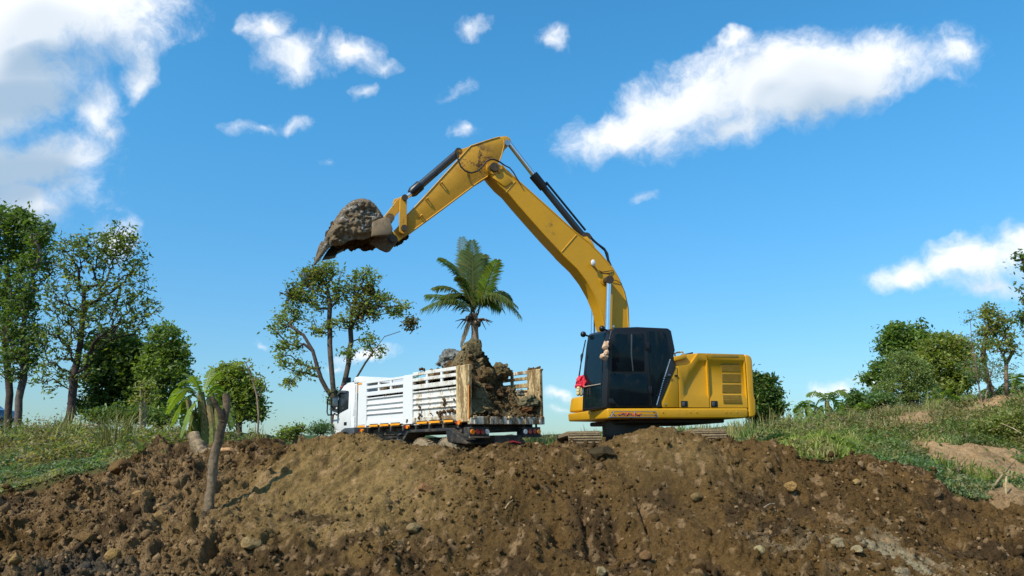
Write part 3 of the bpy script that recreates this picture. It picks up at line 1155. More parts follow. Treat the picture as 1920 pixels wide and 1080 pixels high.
# grass on the banks and along the field edge
xs, ys, cs, hs_ = [], [], [], []
for c0, c1, y0, y1, n, hh in ((-380, 470, 12.9, 17.5, 14000, .16), (-380, 350, 17, 25, 36000, .19), (1390, 2330, 13, 19, 39000, .24), (1390, 2330, 18, 28, 48000, .26),
                              (600, 1500, 23, 30, 20000, .40), (1440, 1660, 13.8, 18, 14000, .2)):
    a, b, c = wedge(n, c0, c1, y0, y1, rg)
    xs.append(a), ys.append(b), cs.append(c), hs_.append(np.full(n, hh))
x, y, c, hh = map(np.concatenate, (xs, ys, cs, hs_))
tuft = np.clip(.55 + .8 * fbm(p3(x * 1.4, y * 1.4), 3, 111), .15, 1.6)
k = (dirt_mask(x, y) < .3) & (sandpatch(x, y) + .3 * fbm(p3(x * 2.5, y * 2.5), 2, 6) < .4) & (rg.uniform(0, 1, len(x)) < tuft + .2)
x, y, c, hh, tuft = x[k], y[k], c[k], hh[k], tuft[k]
n = len(x)
h = hh * tuft * rg.uniform(.4, 1.35, n) * np.where((c > 1620) & (y < 18), .5, 1) * np.where((c < 330) & (y < 19.5), .5, 1)
blades('grass', x, y, h, .012 + .010 * rg.uniform(0, 1, n) + y * .0003, rg.uniform(.1, .8, n), colour_of(c, y, rg) * 1.1)

# taller weeds and reeds on the skyline
xs, ys = [], []
for c0, c1, y0, y1, n in ((-40, 330, 20, 24, 700), (450, 560, 20, 23, 120), (1020, 1130, 24, 26, 260), (1230, 1480, 23, 26.5, 900), (1600, 1800, 21, 25, 260)):
    a, b, c = wedge(n, c0, c1, y0, y1, rg)
    xs.append(a), ys.append(b)
x, y = np.concatenate(xs), np.concatenate(ys)
n = len(x)
tl = np.clip(.5 + fbm(p3(x * .9, y * .9), 3, 117), .2, 1.5)
C = G_OLIVE[None] * (1 - (u_ := rg.uniform(0, 1, n))[:, None]) * 1.3 + G_DRY[None] * .9 * u_[:, None]
blades('tall_weeds', x, y, .60 * tl * rg.uniform(.5, 1.2, n), .016 + .014 * rg.uniform(0, 1, n), rg.uniform(.05, .5, n), C)


# broad-leaved weeds and dry mats scattered through the banks
xs, ys, cs = [], [], []
for c0, c1, y0, y1, n in ((-360, 330, 15.5, 24, 280), (1430, 2330, 14, 27, 450), (300, 560, 18, 23, 60)):
    a, b, c = wedge(n, c0, c1, y0, y1, rg)
    xs.append(a), ys.append(b), cs.append(c)
x, y, c = map(np.concatenate, (xs, ys, cs))
k = (dirt_mask(x, y) < .25) & (sandpatch(x, y) < .3)
x, y, c = x[k], y[k], c[k]
m_ = len(x)
cnt = rg.integers(35, 110, m_)
rad = rg.uniform(.10, .30, m_)
pick = rg.integers(0, 5, m_)
pal = 1.15 * np.array([[.14, .18, .045], [.08, .105, .03], [.26, .20, .09], [.19, .20, .06], [.15, .11, .055]])
X_, Y_ = np.repeat(x, cnt), np.repeat(y, cnt)
R_ = np.repeat(rad, cnt)
n = len(X_)
X_ = X_ + rg.normal(size=n) * R_ * .8
Y_ = Y_ + rg.normal(size=n) * R_ * .8
Z_ = hground(X_, Y_) + np.abs(rg.normal(size=n)) * R_ * .75
C = pal[np.repeat(pick, cnt)] * rg.uniform(.6, 1.4, n)[:, None]
V, Fc, C4 = leaflets(X_, Y_, Z_, rg.uniform(.025, .065, n), C, rg, .4)
tag(mesh_np('undergrowth', V, Fc, M['leaf'], None, np.clip(C4, .004, 1)), kind='stuff')


def grass_clump(px, py, Y, n, h, spread, label, col=None):
    p = at(px, py, Y)
    r = np.random.default_rng(int(px))
    a = r.uniform(0, 2 * math.pi, n)
    d = np.sqrt(r.uniform(0, 1, n)) * spread
    x, y = p[0] + d * np.cos(a), p[1] + d * np.sin(a)
    u_ = r.uniform(0, 1, n)[:, None]
    C = (G_DRY * .95)[None] * u_ + (G_OLIVE * 1.5)[None] * (1 - u_) if col is None else np.repeat(col[None], n, 0) * (.7 + .6 * u_)
    blades('grass_clump', x, y, h * r.uniform(.45, 1.1, n), np.full(n, .022), r.uniform(.1, .75, n), C, 'thing', label, 'grass clump')


grass_clump(215, 852, 16.8, 150, 1.0, .35, 'tall pale reed clump on the left bank above the green creeper')
grass_clump(130, 812, 19.5, 90, .75, .3, 'tuft of upright green blades on the left bank crest near the leaning trunk')
grass_clump(1500, 838, 14.6, 160, .2, .5, 'bright green tuft at the dirt edge right of the mound', G_BRIGHT)
grass_clump(1815, 905, 14.6, 160, .45, .45, 'fresh green tuft low on the right bank beside bare sand', G_BRIGHT * .7)


# ------------------------------------------------------------------ trees
def tube_segments(A, B, ra, rb, n=5):
    d = B - A
    L = np.linalg.norm(d, axis=1)[:, None] + 1e-9
    t = d / L
    ref = np.where(np.abs(t[:, 2:3]) < .9, np.array([[0, 0, 1.0]]), np.array([[1.0, 0, 0]]))
    u = np.cross(t, ref)
    u /= np.linalg.norm(u, axis=1)[:, None]
    w = np.cross(t, u)
    ang = np.arange(n) * 2 * math.pi / n
    circ = u[:, None, :] * np.cos(ang)[None, :, None] + w[:, None, :] * np.sin(ang)[None, :, None]
    V = np.concatenate([A[:, None] + circ * ra[:, None, None], (B + d * .06)[:, None] + circ * rb[:, None, None]], 1)
    b = (np.arange(len(A)) * 2 * n)[:, None, None]
    k = np.arange(n)
    q_ = np.stack([k, (k + 1) % n, (k + 1) % n + n, k + n], -1)[None]
    return V.reshape(-1, 3), (b + q_).reshape(-1, 4)


GAIN, DENS = 1.95, .80


def tree(name, label, cat, Y, base, trunk, blobs, r0, leaf=.12, per=26, clump=.34, cols=((.05, .085, .02), (.11, .14, .03)), bark=(.10, .075, .05),
         seed=1, twig=.012, droop=0.0, group=None, depth=.8, stretch=1.0):
    """trunk: pixel polyline(s) from the ground up; blobs: (px, py, rx, ry, n) leafy masses, all at distance Y"""
    r = np.random.default_rng(seed)
    k = Y / FPX
    b0 = at(base[0], base[1], Y)
    b0[2] = min(b0[2], float(hground(b0[0], b0[1])[0])) - .15
    root = thing(name, label, cat, b0, group)
    nodes = [np.zeros(3)]
    par = [-1]
    pl = [0.0]
    trunks = trunk if isinstance(trunk[0], list) else [trunk]
    for tr in trunks:
        last = 0
        for (px, py) in tr:
            p = at(px, py, Y) - b0 + np.array([0, r.normal() * .12, 0])
            a0 = nodes[last]
            m_ = max(1, int(np.linalg.norm(p - a0) / .35))
            for i in range(1, m_ + 1):
                f_ = i / m_
                nodes.append(a0 * (1 - f_) + p * f_ + r.normal(size=3) * .015)
                par.append(len(nodes) - 2 if i > 1 else last)
                pl.append(pl[par[-1]] + np.linalg.norm(nodes[-1] - nodes[par[-1]]))
            last = len(nodes) - 1
    ntr = len(nodes)
    pts, shade = [], []
    for bl in blobs:
        px, py, rx, ry, n = bl[:5]
        cpt = at(px, py, Y) - b0
        q_ = r.normal(size=(n, 3))
        q_ /= np.linalg.norm(q_, axis=1)[:, None]
        q_ *= (r.uniform(.15, 1, n) ** .45)[:, None]
        q_ = q_ * np.array([rx * k, (rx + ry) / 2 * k * depth, ry * k])
        pts.append(cpt + q_)
    pts = np.concatenate(pts)
    start = nodes[ntr - 1]
    order = np.argsort(np.linalg.norm(pts - np.array(nodes[max(1, ntr // 2)]), axis=1))
    for i in order:
        p = pts[i]
        N = np.array(nodes)
        d = np.linalg.norm(N - p, axis=1)
        up = np.clip(N[:, 2] - p[2], 0, None) * (1.2 - droop)
        cost = d + .22 * np.array(pl) + up
        cost[:max(2, ntr // 5)] += .8
        j = int(np.argmin(cost))
        a0 = N[j]
        L = d[j]
        m_ = int(np.clip(round(L / .30), 1, 7))
        bend = np.array([0, 0, 1.0]) * L * .16 * (1 - 2.4 * droop) + r.normal(size=3) * L * .09
        for q_ in range(1, m_ + 1):
            f_ = q_ / m_
            nodes.append(a0 * (1 - f_) + p * f_ + bend * math.sin(math.pi * f_) * .6 + r.normal(size=3) * .02)
            par.append(len(nodes) - 2 if q_ > 1 else j)
            pl.append(pl[par[-1]] + L / m_)
    N = np.array(nodes)
    par = np.array(par)
    rad = np.zeros(len(N))
    ex = 2.35
    child = np.zeros(len(N), bool)
    child[par[1:]] = True
    acc = np.where(child, 0, twig ** ex)
    for i in range(len(N) - 1, 0, -1):
        acc[par[i]] += acc[i]
    rad = acc ** (1 / ex)
    rad *= (r0 / max(rad[1], 1e-6)) * (rad / rad.max()) ** .12
    rad = np.maximum(rad, twig * .55)
    i_ = np.arange(1, len(N))
    A, B = N[par[i_]], N[i_]
    ra = np.where(rad[par[i_]] > rad[i_] * 1.6, rad[i_] * 1.2, rad[par[i_]])
    thick = rad[i_] > .04
    Vt, Ft = [], []
    off = 0
    for sel, nn in ((thick, 8), (~thick, 4)):
        if sel.any():
            v_, f_ = tube_segments(A[sel], B[sel], ra[sel], rad[i_][sel], nn)
            Vt.append(v_)
            Ft.append(f_ + off)
            off += len(v_)
    Vt = np.concatenate(Vt)
    bc = np.repeat(np.array([bark]), len(Vt), 0) * (1 + .25 * vnoise(Vt * 2, 7))[:, None]
    mesh_np('trunk', Vt, np.concatenate(Ft), M['bark'], root, bc, True)
    # leaves
    cnt = np.maximum(1, r.poisson(per * DENS, len(pts)))
    P = np.repeat(pts, cnt, 0)
    n = len(P)
    cr = clump * .78 * r.uniform(.5, 1.4, len(pts))
    o_ = r.normal(size=(n, 3)) * np.repeat(cr, cnt)[:, None] * np.array([.55, .55, .42 * stretch])
    o_[:, 2] -= np.abs(o_[:, 2]) * droop
    P = P + o_
    tone = np.repeat(r.uniform(0, 1, len(pts)), cnt) * .6 + r.uniform(0, 1, n) * .4
    cols = [tuple(min(.3, k * GAIN) for k in c) for c in cols]
    C = np.array(cols[0])[None] * (1 - tone[:, None]) + np.array(cols[1])[None] * tone[:, None]
    if len(cols) > 2:
        y_ = r.uniform(0, 1, n) < .06 + .12 * np.repeat(r.uniform(0, 1, len(pts)) > .75, cnt)
        C[y_] = np.array(cols[2])
    C = C * r.uniform(.75, 1.25, n)[:, None]
    V, Fc, C4 = leaflets(P[:, 0], P[:, 1], P[:, 2], leaf * .74 * r.uniform(.55, 1.3, n), C, r, .35)
    mesh_np('crown', V, Fc, M['leaf'], root, np.clip(C4, .004, 1))
    return root


DK = ((.030, .058, .013), (.085, .120, .026))
MD = ((.035, .065, .014), (.095, .125, .028))
YG = ((.070, .100, .018), (.165, .185, .035))
tree('tall_tree', 'tall dense dark green tree at the left edge with a straight trunk', 'tree', 30, (17, 790), [(17, 740), (15, 690), (12, 600), (15, 520)],
     [(12, 440, 62, 55, 150), (38, 415, 35, 28, 40), (-40, 520, 80, 80, 90), (20, 560, 45, 45, 70), (8, 640, 45, 40, 40), (60, 470, 38, 40, 60)],
     .13, .13, 30, .48, DK, (.07, .05, .04), 11)
tree('forked_tree', 'slim tree with a pale bent trunk just right of the edge tree', 'tree', 29, (34, 790), [(36, 750), (44, 712), (41, 640), (44, 560)],
     [(55, 520, 40, 60, 70), (40, 600, 40, 45, 55), (30, 680, 40, 40, 45), (62, 650, 30, 45, 40), (75, 440, 28, 30, 30)],
     .13, .12, 28, .38, ((.026, .052, .012), (.08, .11, .024)), (.13, .10, .085), 12)
tree('sparse_tree', 'broad tree with thin yellowing leaves and bare branches showing on a leaning trunk', 'tree', 27, (123, 800),
     [(128, 760), (138, 700), (146, 640), (152, 590), (160, 540)],
     [(190, 470, 62, 42, 95), (225, 450, 42, 36, 55), (135, 480, 40, 48, 70), (150, 560, 75, 52, 120), (235, 545, 50, 48, 75), (185, 610, 70, 42, 95), (110, 640, 40, 42, 60),
      (95, 700, 45, 32, 36), (150, 690, 40, 26, 30), (250, 490, 25, 35, 30), (283, 575, 20, 14, 14), (258, 600, 28, 22, 26)],
     .14, .115, 12, .30, ((.030, .055, .013), (.105, .125, .027), (.30, .20, .03)), (.06, .042, .035), 13, twig=.014)
tree('shade_tree', 'dark heavy crowned tree standing behind the leaning trunk', 'tree', 32, (188, 800), [(190, 760), (200, 720), (215, 690)],
     [(215, 655, 55, 34, 110), (250, 690, 55, 52, 150), (205, 705, 50, 50, 120), (270, 740, 48, 38, 90), (195, 760, 50, 26, 60)],
     .16, .15, 40, .42, ((.024, .046, .011), (.072, .102, .022)), (.045, .035, .03), 14)
tree('leafy_tree', 'mid green tree with drooping sprays on the right of the left grove', 'tree', 31, (300, 802), [(300, 760), (302, 720), (306, 670)],
     [(305, 640, 32, 36, 80), (330, 670, 24, 36, 50), (318, 715, 34, 34, 70), (290, 690, 34, 45, 80), (335, 700, 18, 22, 24), (300, 765, 50, 24, 60)],
     .12, .13, 32, .36, ((.042, .078, .018), (.112, .148, .034)), (.08, .06, .045), 15, droop=.15)
tree('slender_tree', 'small tree with a pale double stem in front of the dark grove', 'tree', 24, (266, 812), [[(265, 780), (267, 745), (268, 728)], [(270, 790), (272, 750), (273, 730)]],
     [(268, 726, 22, 15, 22), (258, 748, 18, 10, 8), (285, 745, 18, 12, 10)],
     .055, .085, 18, .22, YG, (.26, .20, .12), 16)
tree('bushy_tree', 'rounded bright green tree behind the banana plant', 'tree', 25, (447, 815), [(447, 790), (446, 765), (445, 740)],
     [(440, 712, 36, 28, 80), (418, 700, 22, 16, 26), (462, 740, 32, 34, 80), (440, 760, 40, 30, 80), (480, 770, 16, 20, 24), (410, 740, 20, 22, 30)],
     .10, .11, 34, .30, ((.062, .105, .018), (.145, .18, .034)), (.10, .075, .05), 17)
tree('bare_twig_tree', 'spindly sapling of thin twigs with few leaves right of the bushy tree', 'tree', 24, (487, 812), [(484, 780), (478, 740), (470, 710), (463, 690)],
     [(466, 680, 14, 10, 6), (492, 712, 14, 8, 5), (495, 735, 8, 14, 4), (478, 700, 10, 16, 5)],
     .03, .07, 5, .12, YG, (.20, .14, .10), 18, twig=.008)
tree('roadside_tree', 'open crowned tree with several dark stems behind the truck cab', 'tree', 27, (633, 815),
     [[(630, 760), (626, 720), (622, 670), (618, 620), (618, 560)], [(634, 760), (648, 700), (655, 640), (660, 590), (668, 540)], [(622, 745), (604, 712), (588, 660), (572, 630), (545, 612)],
      [(638, 755), (672, 702), (700, 660), (722, 632), (748, 622)]],
     [(590, 520, 34, 22, 44), (612, 505, 26, 15, 24), (565, 545, 26, 26, 34), (600, 560, 36, 22, 36), (640, 535, 28, 30, 34), (690, 520, 30, 18, 28), (680, 560, 36, 30, 44), (705, 575, 26, 24, 26),
      (660, 600, 36, 20, 26), (540, 590, 32, 24, 32), (520, 615, 20, 14, 14), (548, 640, 26, 22, 22), (528, 665, 12, 28, 14), (556, 690, 24, 16, 16), (540, 720, 16, 12, 9), (600, 610, 26, 18, 18),
      (690, 640, 22, 16, 14), (722, 560, 12, 12, 10), (740, 585, 18, 12, 14), (755, 575, 12, 10, 9), (714, 660, 12, 9, 7), (585, 700, 14, 14, 8), (655, 660, 20, 12, 12), (628, 750, 14, 18, 10), (675, 725, 8, 8, 4)],
     .095, .10, 22, .30, ((.060, .100, .018), (.15, .18, .038)), (.09, .068, .055), 19, twig=.010)
# dark clumps of mistletoe hanging in that crown: parts of it
mt = bpy.data.objects['roadside_tree']
for i, (px, py, rr) in enumerate(((588, 520, 22), (548, 552, 13), (680, 580, 22), (770, 606, 13), (692, 545, 10))):
    r = np.random.default_rng(300 + i)
    n = 420 if rr > 15 else 260
    P = r.normal(size=(n, 3)) * rr * 27 / FPX * .55 + (at(px, py, 26.9) - np.array(mt.location))
    V, Fc, C = leaflets(P[:, 0], P[:, 1], P[:, 2], r.uniform(.05, .10, n), np.array([.115, .100, .034])[None] * r.uniform(.5, 1.5, n)[:, None], r, .1)
    tag(mesh_np('foliage', V, Fc, M['leaf'], mt, C), 'brownish tangled clump in the crown')
tree('round_bush', 'dense round dark green bush right behind the engine cover', 'bush', 25, (1408, 808), [[(1410, 785), (1416, 765)], [(1418, 790), (1430, 765)], [(1404, 785), (1400, 765)]],
     [(1432, 738, 34, 34, 150), (1418, 722, 26, 24, 60), (1446, 758, 24, 26, 70), (1408, 752, 24, 28, 60), (1425, 768, 36, 16, 60)],
     .07, .10, 40, .24, ((.016, .040, .010), (.060, .095, .022), (.22, .20, .03)), (.06, .045, .035), 20)
tree('dark_tree', 'dark green tall leafy tree at the left of the right grove', 'tree', 36, (1700, 800), [(1700, 750), (1698, 700), (1696, 660)],
     [(1690, 630, 34, 26, 80), (1668, 655, 24, 24, 40), (1715, 660, 40, 40, 90), (1655, 690, 24, 18, 30), (1640, 712, 30, 14, 24), (1722, 625, 18, 18, 22)],
     .16, .15, 34, .40, ((.040, .075, .014), (.105, .145, .028)), (.06, .05, .04), 21)
tree('yellow_green_tree', 'full yellow green tree in the middle of the right grove', 'tree', 34, (1780, 790), [(1778, 740), (1776, 700), (1774, 670)],
     [(1772, 655, 46, 32, 110), (1750, 680, 36, 36, 80), (1800, 690, 32, 44, 90), (1775, 720, 46, 32, 90), (1800, 655, 22, 18, 26)],
     .15, .13, 36, .36, ((.085, .120, .020), (.18, .20, .038)), (.14, .11, .08), 22)
tree('feathery_tree', 'feathery grey green acacia in front of the right grove', 'tree', 29, (1712, 792), [[(1712, 760), (1708, 720)], [(1716, 765), (1722, 720)]],
     [(1700, 700, 44, 32, 110), (1690, 735, 44, 24, 80), (1730, 735, 30, 28, 60), (1690, 670, 24, 16, 26), (1655, 730, 24, 16, 30), (1720, 700, 30, 30, 50)],
     .09, .06, 60, .26, ((.070, .110, .030), (.14, .175, .052)), (.12, .09, .065), 23, droop=.2)
tree('open_tree', 'airy tree with forked reddish stems on the right sand bank', 'tree', 26, (1872, 755), [[(1866, 740), (1852, 712), (1846, 670), (1850, 630)], [(1880, 735), (1884, 705), (1895, 680), (1900, 655)], [(1856, 720), (1838, 690), (1828, 660)]],
     [(1852, 582, 18, 16, 24), (1868, 600, 26, 18, 34), (1880, 625, 26, 22, 40), (1850, 625, 20, 20, 26), (1895, 650, 18, 14, 20), (1862, 650, 30, 16, 24), (1842, 665, 18, 22, 16), (1830, 690, 18, 24, 14), (1890, 600, 8, 8, 6)],
     .085, .085, 20, .24, ((.085, .115, .022), (.17, .185, .038)), (.17, .11, .075), 24)
tree('thin_acacia', 'thin see-through acacia with fine leaves beside the open tree', 'tree', 25, (1845, 770), [[(1838, 730), (1828, 690), (1822, 650), (1818, 600)], [(1850, 740), (1860, 700), (1868, 670)]],
     [(1832, 640, 26, 20, 24), (1822, 690, 30, 26, 30), (1850, 700, 36, 22, 30), (1818, 600, 12, 10, 7), (1880, 690, 28, 22, 26), (1820, 588, 12, 6, 5)],
     .024, .045, 24, .2, ((.05, .085, .03), (.10, .14, .05)), (.19, .13, .10), 25, droop=.25, twig=.008)
tree('edge_tree', 'tree leaning in from beyond the right edge, a few sprays showing', 'tree', 22, (2030, 800), [(2025, 720), (2000, 620), (1985, 540), (1975, 490)],
     [(1918, 482, 18, 8, 10), (1925, 505, 14, 8, 6), (1930, 560, 16, 10, 8), (1918, 598, 18, 14, 16), (1930, 620, 14, 14, 12), (1970, 520, 40, 50, 50), (1990, 600, 40, 40, 40), (1915, 545, 6, 10, 3)],
     .12, .09, 18, .22, MD, (.10, .07, .05), 26)
tree('low_bush', 'low rounded bush at the foot of the dark tree on the right', 'bush', 30, (1608, 800), [(1608, 780), (1612, 765)],
     [(1606, 745, 18, 12, 26), (1625, 752, 26, 18, 50), (1598, 765, 20, 14, 30)], .05, .10, 34, .28, ((.030, .065, .018), (.085, .115, .028)), (.08, .06, .04), 27)
tree('low_bush', 'bluish green bush between the right bananas and the feathery tree', 'bush', 28, (1650, 795), [(1650, 775), (1652, 765)],
     [(1648, 752, 22, 14, 36), (1672, 762, 20, 14, 30)], .05, .09, 34, .25, ((.040, .075, .028), (.09, .13, .04)), (.08, .06, .04), 28)
tree('bank_shrub', 'thick straggling shrub spilling over the right sand bank at the frame edge', 'bush', 18.5, (1895, 845), [[(1890, 815), (1885, 795)], [(1905, 815), (1915, 795)], [(1880, 825), (1862, 808)]],
     [(1885, 800, 36, 22, 70), (1915, 785, 26, 20, 40), (1862, 812, 22, 14, 26), (1912, 815, 30, 16, 40), (1840, 800, 16, 10, 10)], .035, .055, 34, .2, ((.075, .105, .022), (.16, .18, .038)), (.16, .11, .07), 29)
tree('crest_shrub', 'small yellow green shrub in the dip left of the truck', 'bush', 16.5, (547, 850), [[(545, 825), (543, 808)], [(552, 825), (560, 806)]],
     [(545, 812, 22, 12, 30), (562, 803, 12, 10, 12), (530, 820, 12, 8, 10)], .02, .05, 26, .16, ((.050, .080, .016), (.125, .15, .030)), (.18, .12, .08), 30)
tree('far_bush', 'dark feathery bush beside the truck nose', 'bush', 24, (606, 828), [(606, 812), (606, 804)],
     [(606, 803, 22, 10, 34), (590, 808, 14, 8, 12)], .03, .05, 40, .2, ((.026, .060, .022), (.065, .10, .032)), (.08, .06, .04), 31)
tree('grove_bush', 'green understorey bush below the left grove', 'bush', 26, (232, 812), [(232, 795), (235, 785)],
     [(240, 778, 40, 16, 60), (190, 780, 30, 14, 40), (300, 785, 30, 14, 40)], .05, .10, 30, .28, ((.030, .060, .014), (.085, .11, .025)), (.08, .06, .04), 32)


# ------------------------------------------------------------------ banana plants
def banana_leaf(p0, p1, sag, width, r, tear=.35):
    """blade from p0 to p1 arching up by sag, torn into ribs"""
    n = 16
    p0, p1 = np.array(p0, float), np.array(p1, float)
    t = np.linspace(0, 1, n + 1)
    mid = p0[None] * (1 - t[:, None]) + p1[None] * t[:, None] + np.array([0, 0, 1.0])[None] * (sag * 4 * t * (1 - t))[:, None]
    tg = np.gradient(mid, axis=0)
    tg /= np.linalg.norm(tg, axis=1)[:, None]
    sd = np.cross(tg, np.array([0, 0, 1.0]))
    sd /= np.linalg.norm(sd, axis=1)[:, None] + 1e-6
    roll = r.uniform(-.6, .6)
    nr = np.cross(sd, tg)
    sd = sd * math.cos(roll) + nr * math.sin(roll)
    wd = width * np.clip(np.sin(math.pi * np.clip((t - .10) / .95, 0, 1)) ** .6, 0, 1)
    V, Fc = [], []
    for sgn in (-1, 1):
        for i in range(n):
            if wd[i] + wd[i + 1] < .02:
                continue
            dr = r.uniform(.15, .6)
            gap = r.uniform(0, tear) if r.uniform() < .55 else 0
            a, b = mid[i], mid[i + 1]
            o0 = sd[i] * sgn * wd[i] + np.array([0, 0, -dr * wd[i]]) + tg[i] * wd[i] * .3
            o1 = sd[i + 1] * sgn * wd[i + 1] + np.array([0, 0, -dr * wd[i + 1]]) + tg[i] * wd[i] * .3
            b1 = b + o1
            a1 = a + o0
            b1 = b1 * (1 - gap) + a1 * gap
            k = len(V)
            V += [a, b, b1, a1]
            Fc.append((k, k + 1, k + 2, k + 3) if sgn > 0 else (k + 3, k + 2, k + 1, k))
    for i in range(n):   # midrib
        k = len(V)
        w_ = .018 * (1 - t[i] * .7)
        V += [mid[i] - sd[i] * w_ + nr[i] * .006, mid[i + 1] - sd[i + 1] * w_ + nr[i + 1] * .006, mid[i + 1] + sd[i + 1] * w_ + nr[i + 1] * .006, mid[i] + sd[i] * w_ + nr[i] * .006]
        Fc.append((k, k + 1, k + 2, k + 3))
    return np.array(V), np.array(Fc), n


def banana(label, Y, stems, leaves, seed, width=.17, group=None, dry=0):
    """stems: (base px, top px, radius m); leaves: (start px, end px, sag m)"""
    r = np.random.default_rng(seed)
    b0 = at(*stems[0][0], Y)
    b0[2] = min(b0[2], float(hground(b0[0], b0[1])[0]))
    root = thing('banana_plant', label, 'banana plant', b0, group)
    for (a, b, rad) in stems:
        A, B = at(*a, Y) - b0, at(*b, Y) - b0
        A[2] = min(A[2], 0) - .05
        mb = MB()
        pts = [A * (1 - f_) + B * f_ + np.array([.03 * math.sin(5 * f_), 0, 0]) for f_ in np.linspace(0, 1, 6)]
        mb.tube(pts, [rad * (1.15 - .55 * f_) for f_ in np.linspace(0, 1, 6)], 9)
        me = mb.mesh('stem', M['bark'])
        a_ = me.attributes.new('col', 'FLOAT_COLOR', 'POINT')
        sc = np.ones((len(me.vertices), 4), np.float32)
        zz_ = np.array([v.co.z for v in me.vertices])
        f_ = np.clip(.5 + vnoise(np.array([v.co[:] for v in me.vertices]) * 6, 3), 0, 1)[:, None]
        sc[:, :3] = np.array([.20, .15, .07])[None] * f_ + np.array([.12, .15, .04])[None] * (1 - f_)
        a_.data.foreach_set('color', sc.ravel())
        link('stem', me, root)
    for i, (a, b, sag) in enumerate(leaves):
        dy = r.uniform(-.5, .5)
        p0 = at(*a, Y) - b0
        p1 = at(*b, Y + dy) - b0
        V, Fc, n = banana_leaf(p0, p1, sag, width * r.uniform(.8, 1.15), r)
        dead = i >= len(leaves) - dry
        c0 = np.array([.22, .15, .06]) if dead else np.array([.175, .240, .040]) * r.uniform(.65, 1.25)
        C = np.repeat(c0[None], len(V), 0) * r.uniform(.85, 1.15, len(V))[:, None]
        C[-4 * n:] = c0 * 1.5 + .03
        o = mesh_np('leaf', V, Fc, M['leaf'], root, C, False)
        if dead:
            o['label'] = 'dry brown hanging leaf'
    return root


banana('banana plant with torn green leaves beside the dead tree trunk on the left', 18.5,
       [((385, 835), (379, 735), .13), ((372, 835), (355, 750), .10), ((399, 835), (395, 745), .11), ((411, 835), (409, 762), .09)],
       [((379, 738), (343, 700), .12), ((379, 738), (333, 722), .22), ((377, 742), (359, 705), .08), ((375, 745), (317, 755), .30), ((373, 748), (313, 775), .38), ((375, 752), (321, 800), .40), ((377, 755), (339, 820), .34), ((371, 752), (331, 738), .2),
        ((387, 740), (423, 745), .24), ((391, 745), (439, 775), .36), ((389, 750), (433, 806), .36), ((385, 735), (419, 700), .14), ((383, 735), (397, 692), .06), ((391, 750), (415, 822), .24), ((359, 755), (337, 770), .14), ((407, 765), (439, 800), .22),
        ((373, 760), (353, 826), .18), ((382, 755), (365, 830), .14), ((399, 755), (405, 832), .10), ((355, 758), (343, 800), .15), ((379, 758), (371, 822), .08), ((375, 758), (357, 805), .10), ((385, 752), (391, 828), .06), ((367, 760), (363, 828), .05)], 41, .155, None, 3)
GB = 'banana plants along the right field edge'
banana('pair leaning banana plant with broad dark leaves rising alone on the right skyline', 27, [((1552, 792), (1552, 752), .12), ((1540, 792), (1542, 762), .09)],
       [((1552, 755), (1512, 742), .25), ((1552, 752), (1592, 742), .28), ((1552, 755), (1580, 775), .30), ((1552, 755), (1524, 775), .3), ((1552, 752), (1562, 735), .1), ((1552, 752), (1536, 738), .12), ((1550, 760), (1570, 790), .2), ((1545, 762), (1530, 788), .2)], 42, .26, GB)
banana('short banana plant nearest the round bush on the right', 27.5, [((1515, 795), (1514, 766), .10)],
       [((1514, 768), (1488, 772), .2), ((1514, 768), (1538, 770), .2), ((1514, 768), (1502, 752), .1), ((1514, 768), (1494, 790), .25), ((1514, 768), (1530, 790), .22), ((1514, 768), (1518, 750), .05)], 43, .23, GB)
banana('low spreading banana plant in front of the low bush', 27, [((1618, 795), (1618, 772), .10)],
       [((1618, 775), (1590, 778), .2), ((1618, 775), (1645, 775), .2), ((1618, 775), (1606, 758), .1), ((1618, 775), (1634, 760), .12), ((1618, 775), (1600, 792), .2)], 44, .22, GB)
banana('yellowish banana plant below the yellow green tree', 25, [((1768, 785), (1766, 748), .09), ((1785, 785), (1784, 755), .07)],
       [((1766, 750), (1750, 728), .1), ((1766, 752), (1742, 755), .2), ((1770, 755), (1800, 748), .15), ((1784, 757), (1830, 742), .12), ((1784, 758), (1818, 770), .2), ((1766, 752), (1780, 728), .1), ((1766, 752), (1752, 775), .2)], 45, .22, GB)
banana('banana plant behind the open tree on the right bank', 27, [((1872, 765), (1870, 735), .10)],
       [((1870, 738), (1846, 715), .15), ((1870, 738), (1838, 735), .15), ((1870, 738), (1890, 715), .1), ((1870, 738), (1845, 755), .2), ((1870, 738), (1898, 745), .2)], 46, .26, GB)
banana('banana plant with upright pale leaves near the right edge', 26, [((1904, 760), (1902, 725), .09)],
       [((1902, 728), (1895, 700), .04), ((1902, 728), (1912, 700), .05), ((1902, 728), (1930, 725), .15), ((1902, 730), (1935, 742), .2), ((1902, 730), (1880, 730), .15), ((1902, 730), (1888, 748), .15)], 47, .23, GB)


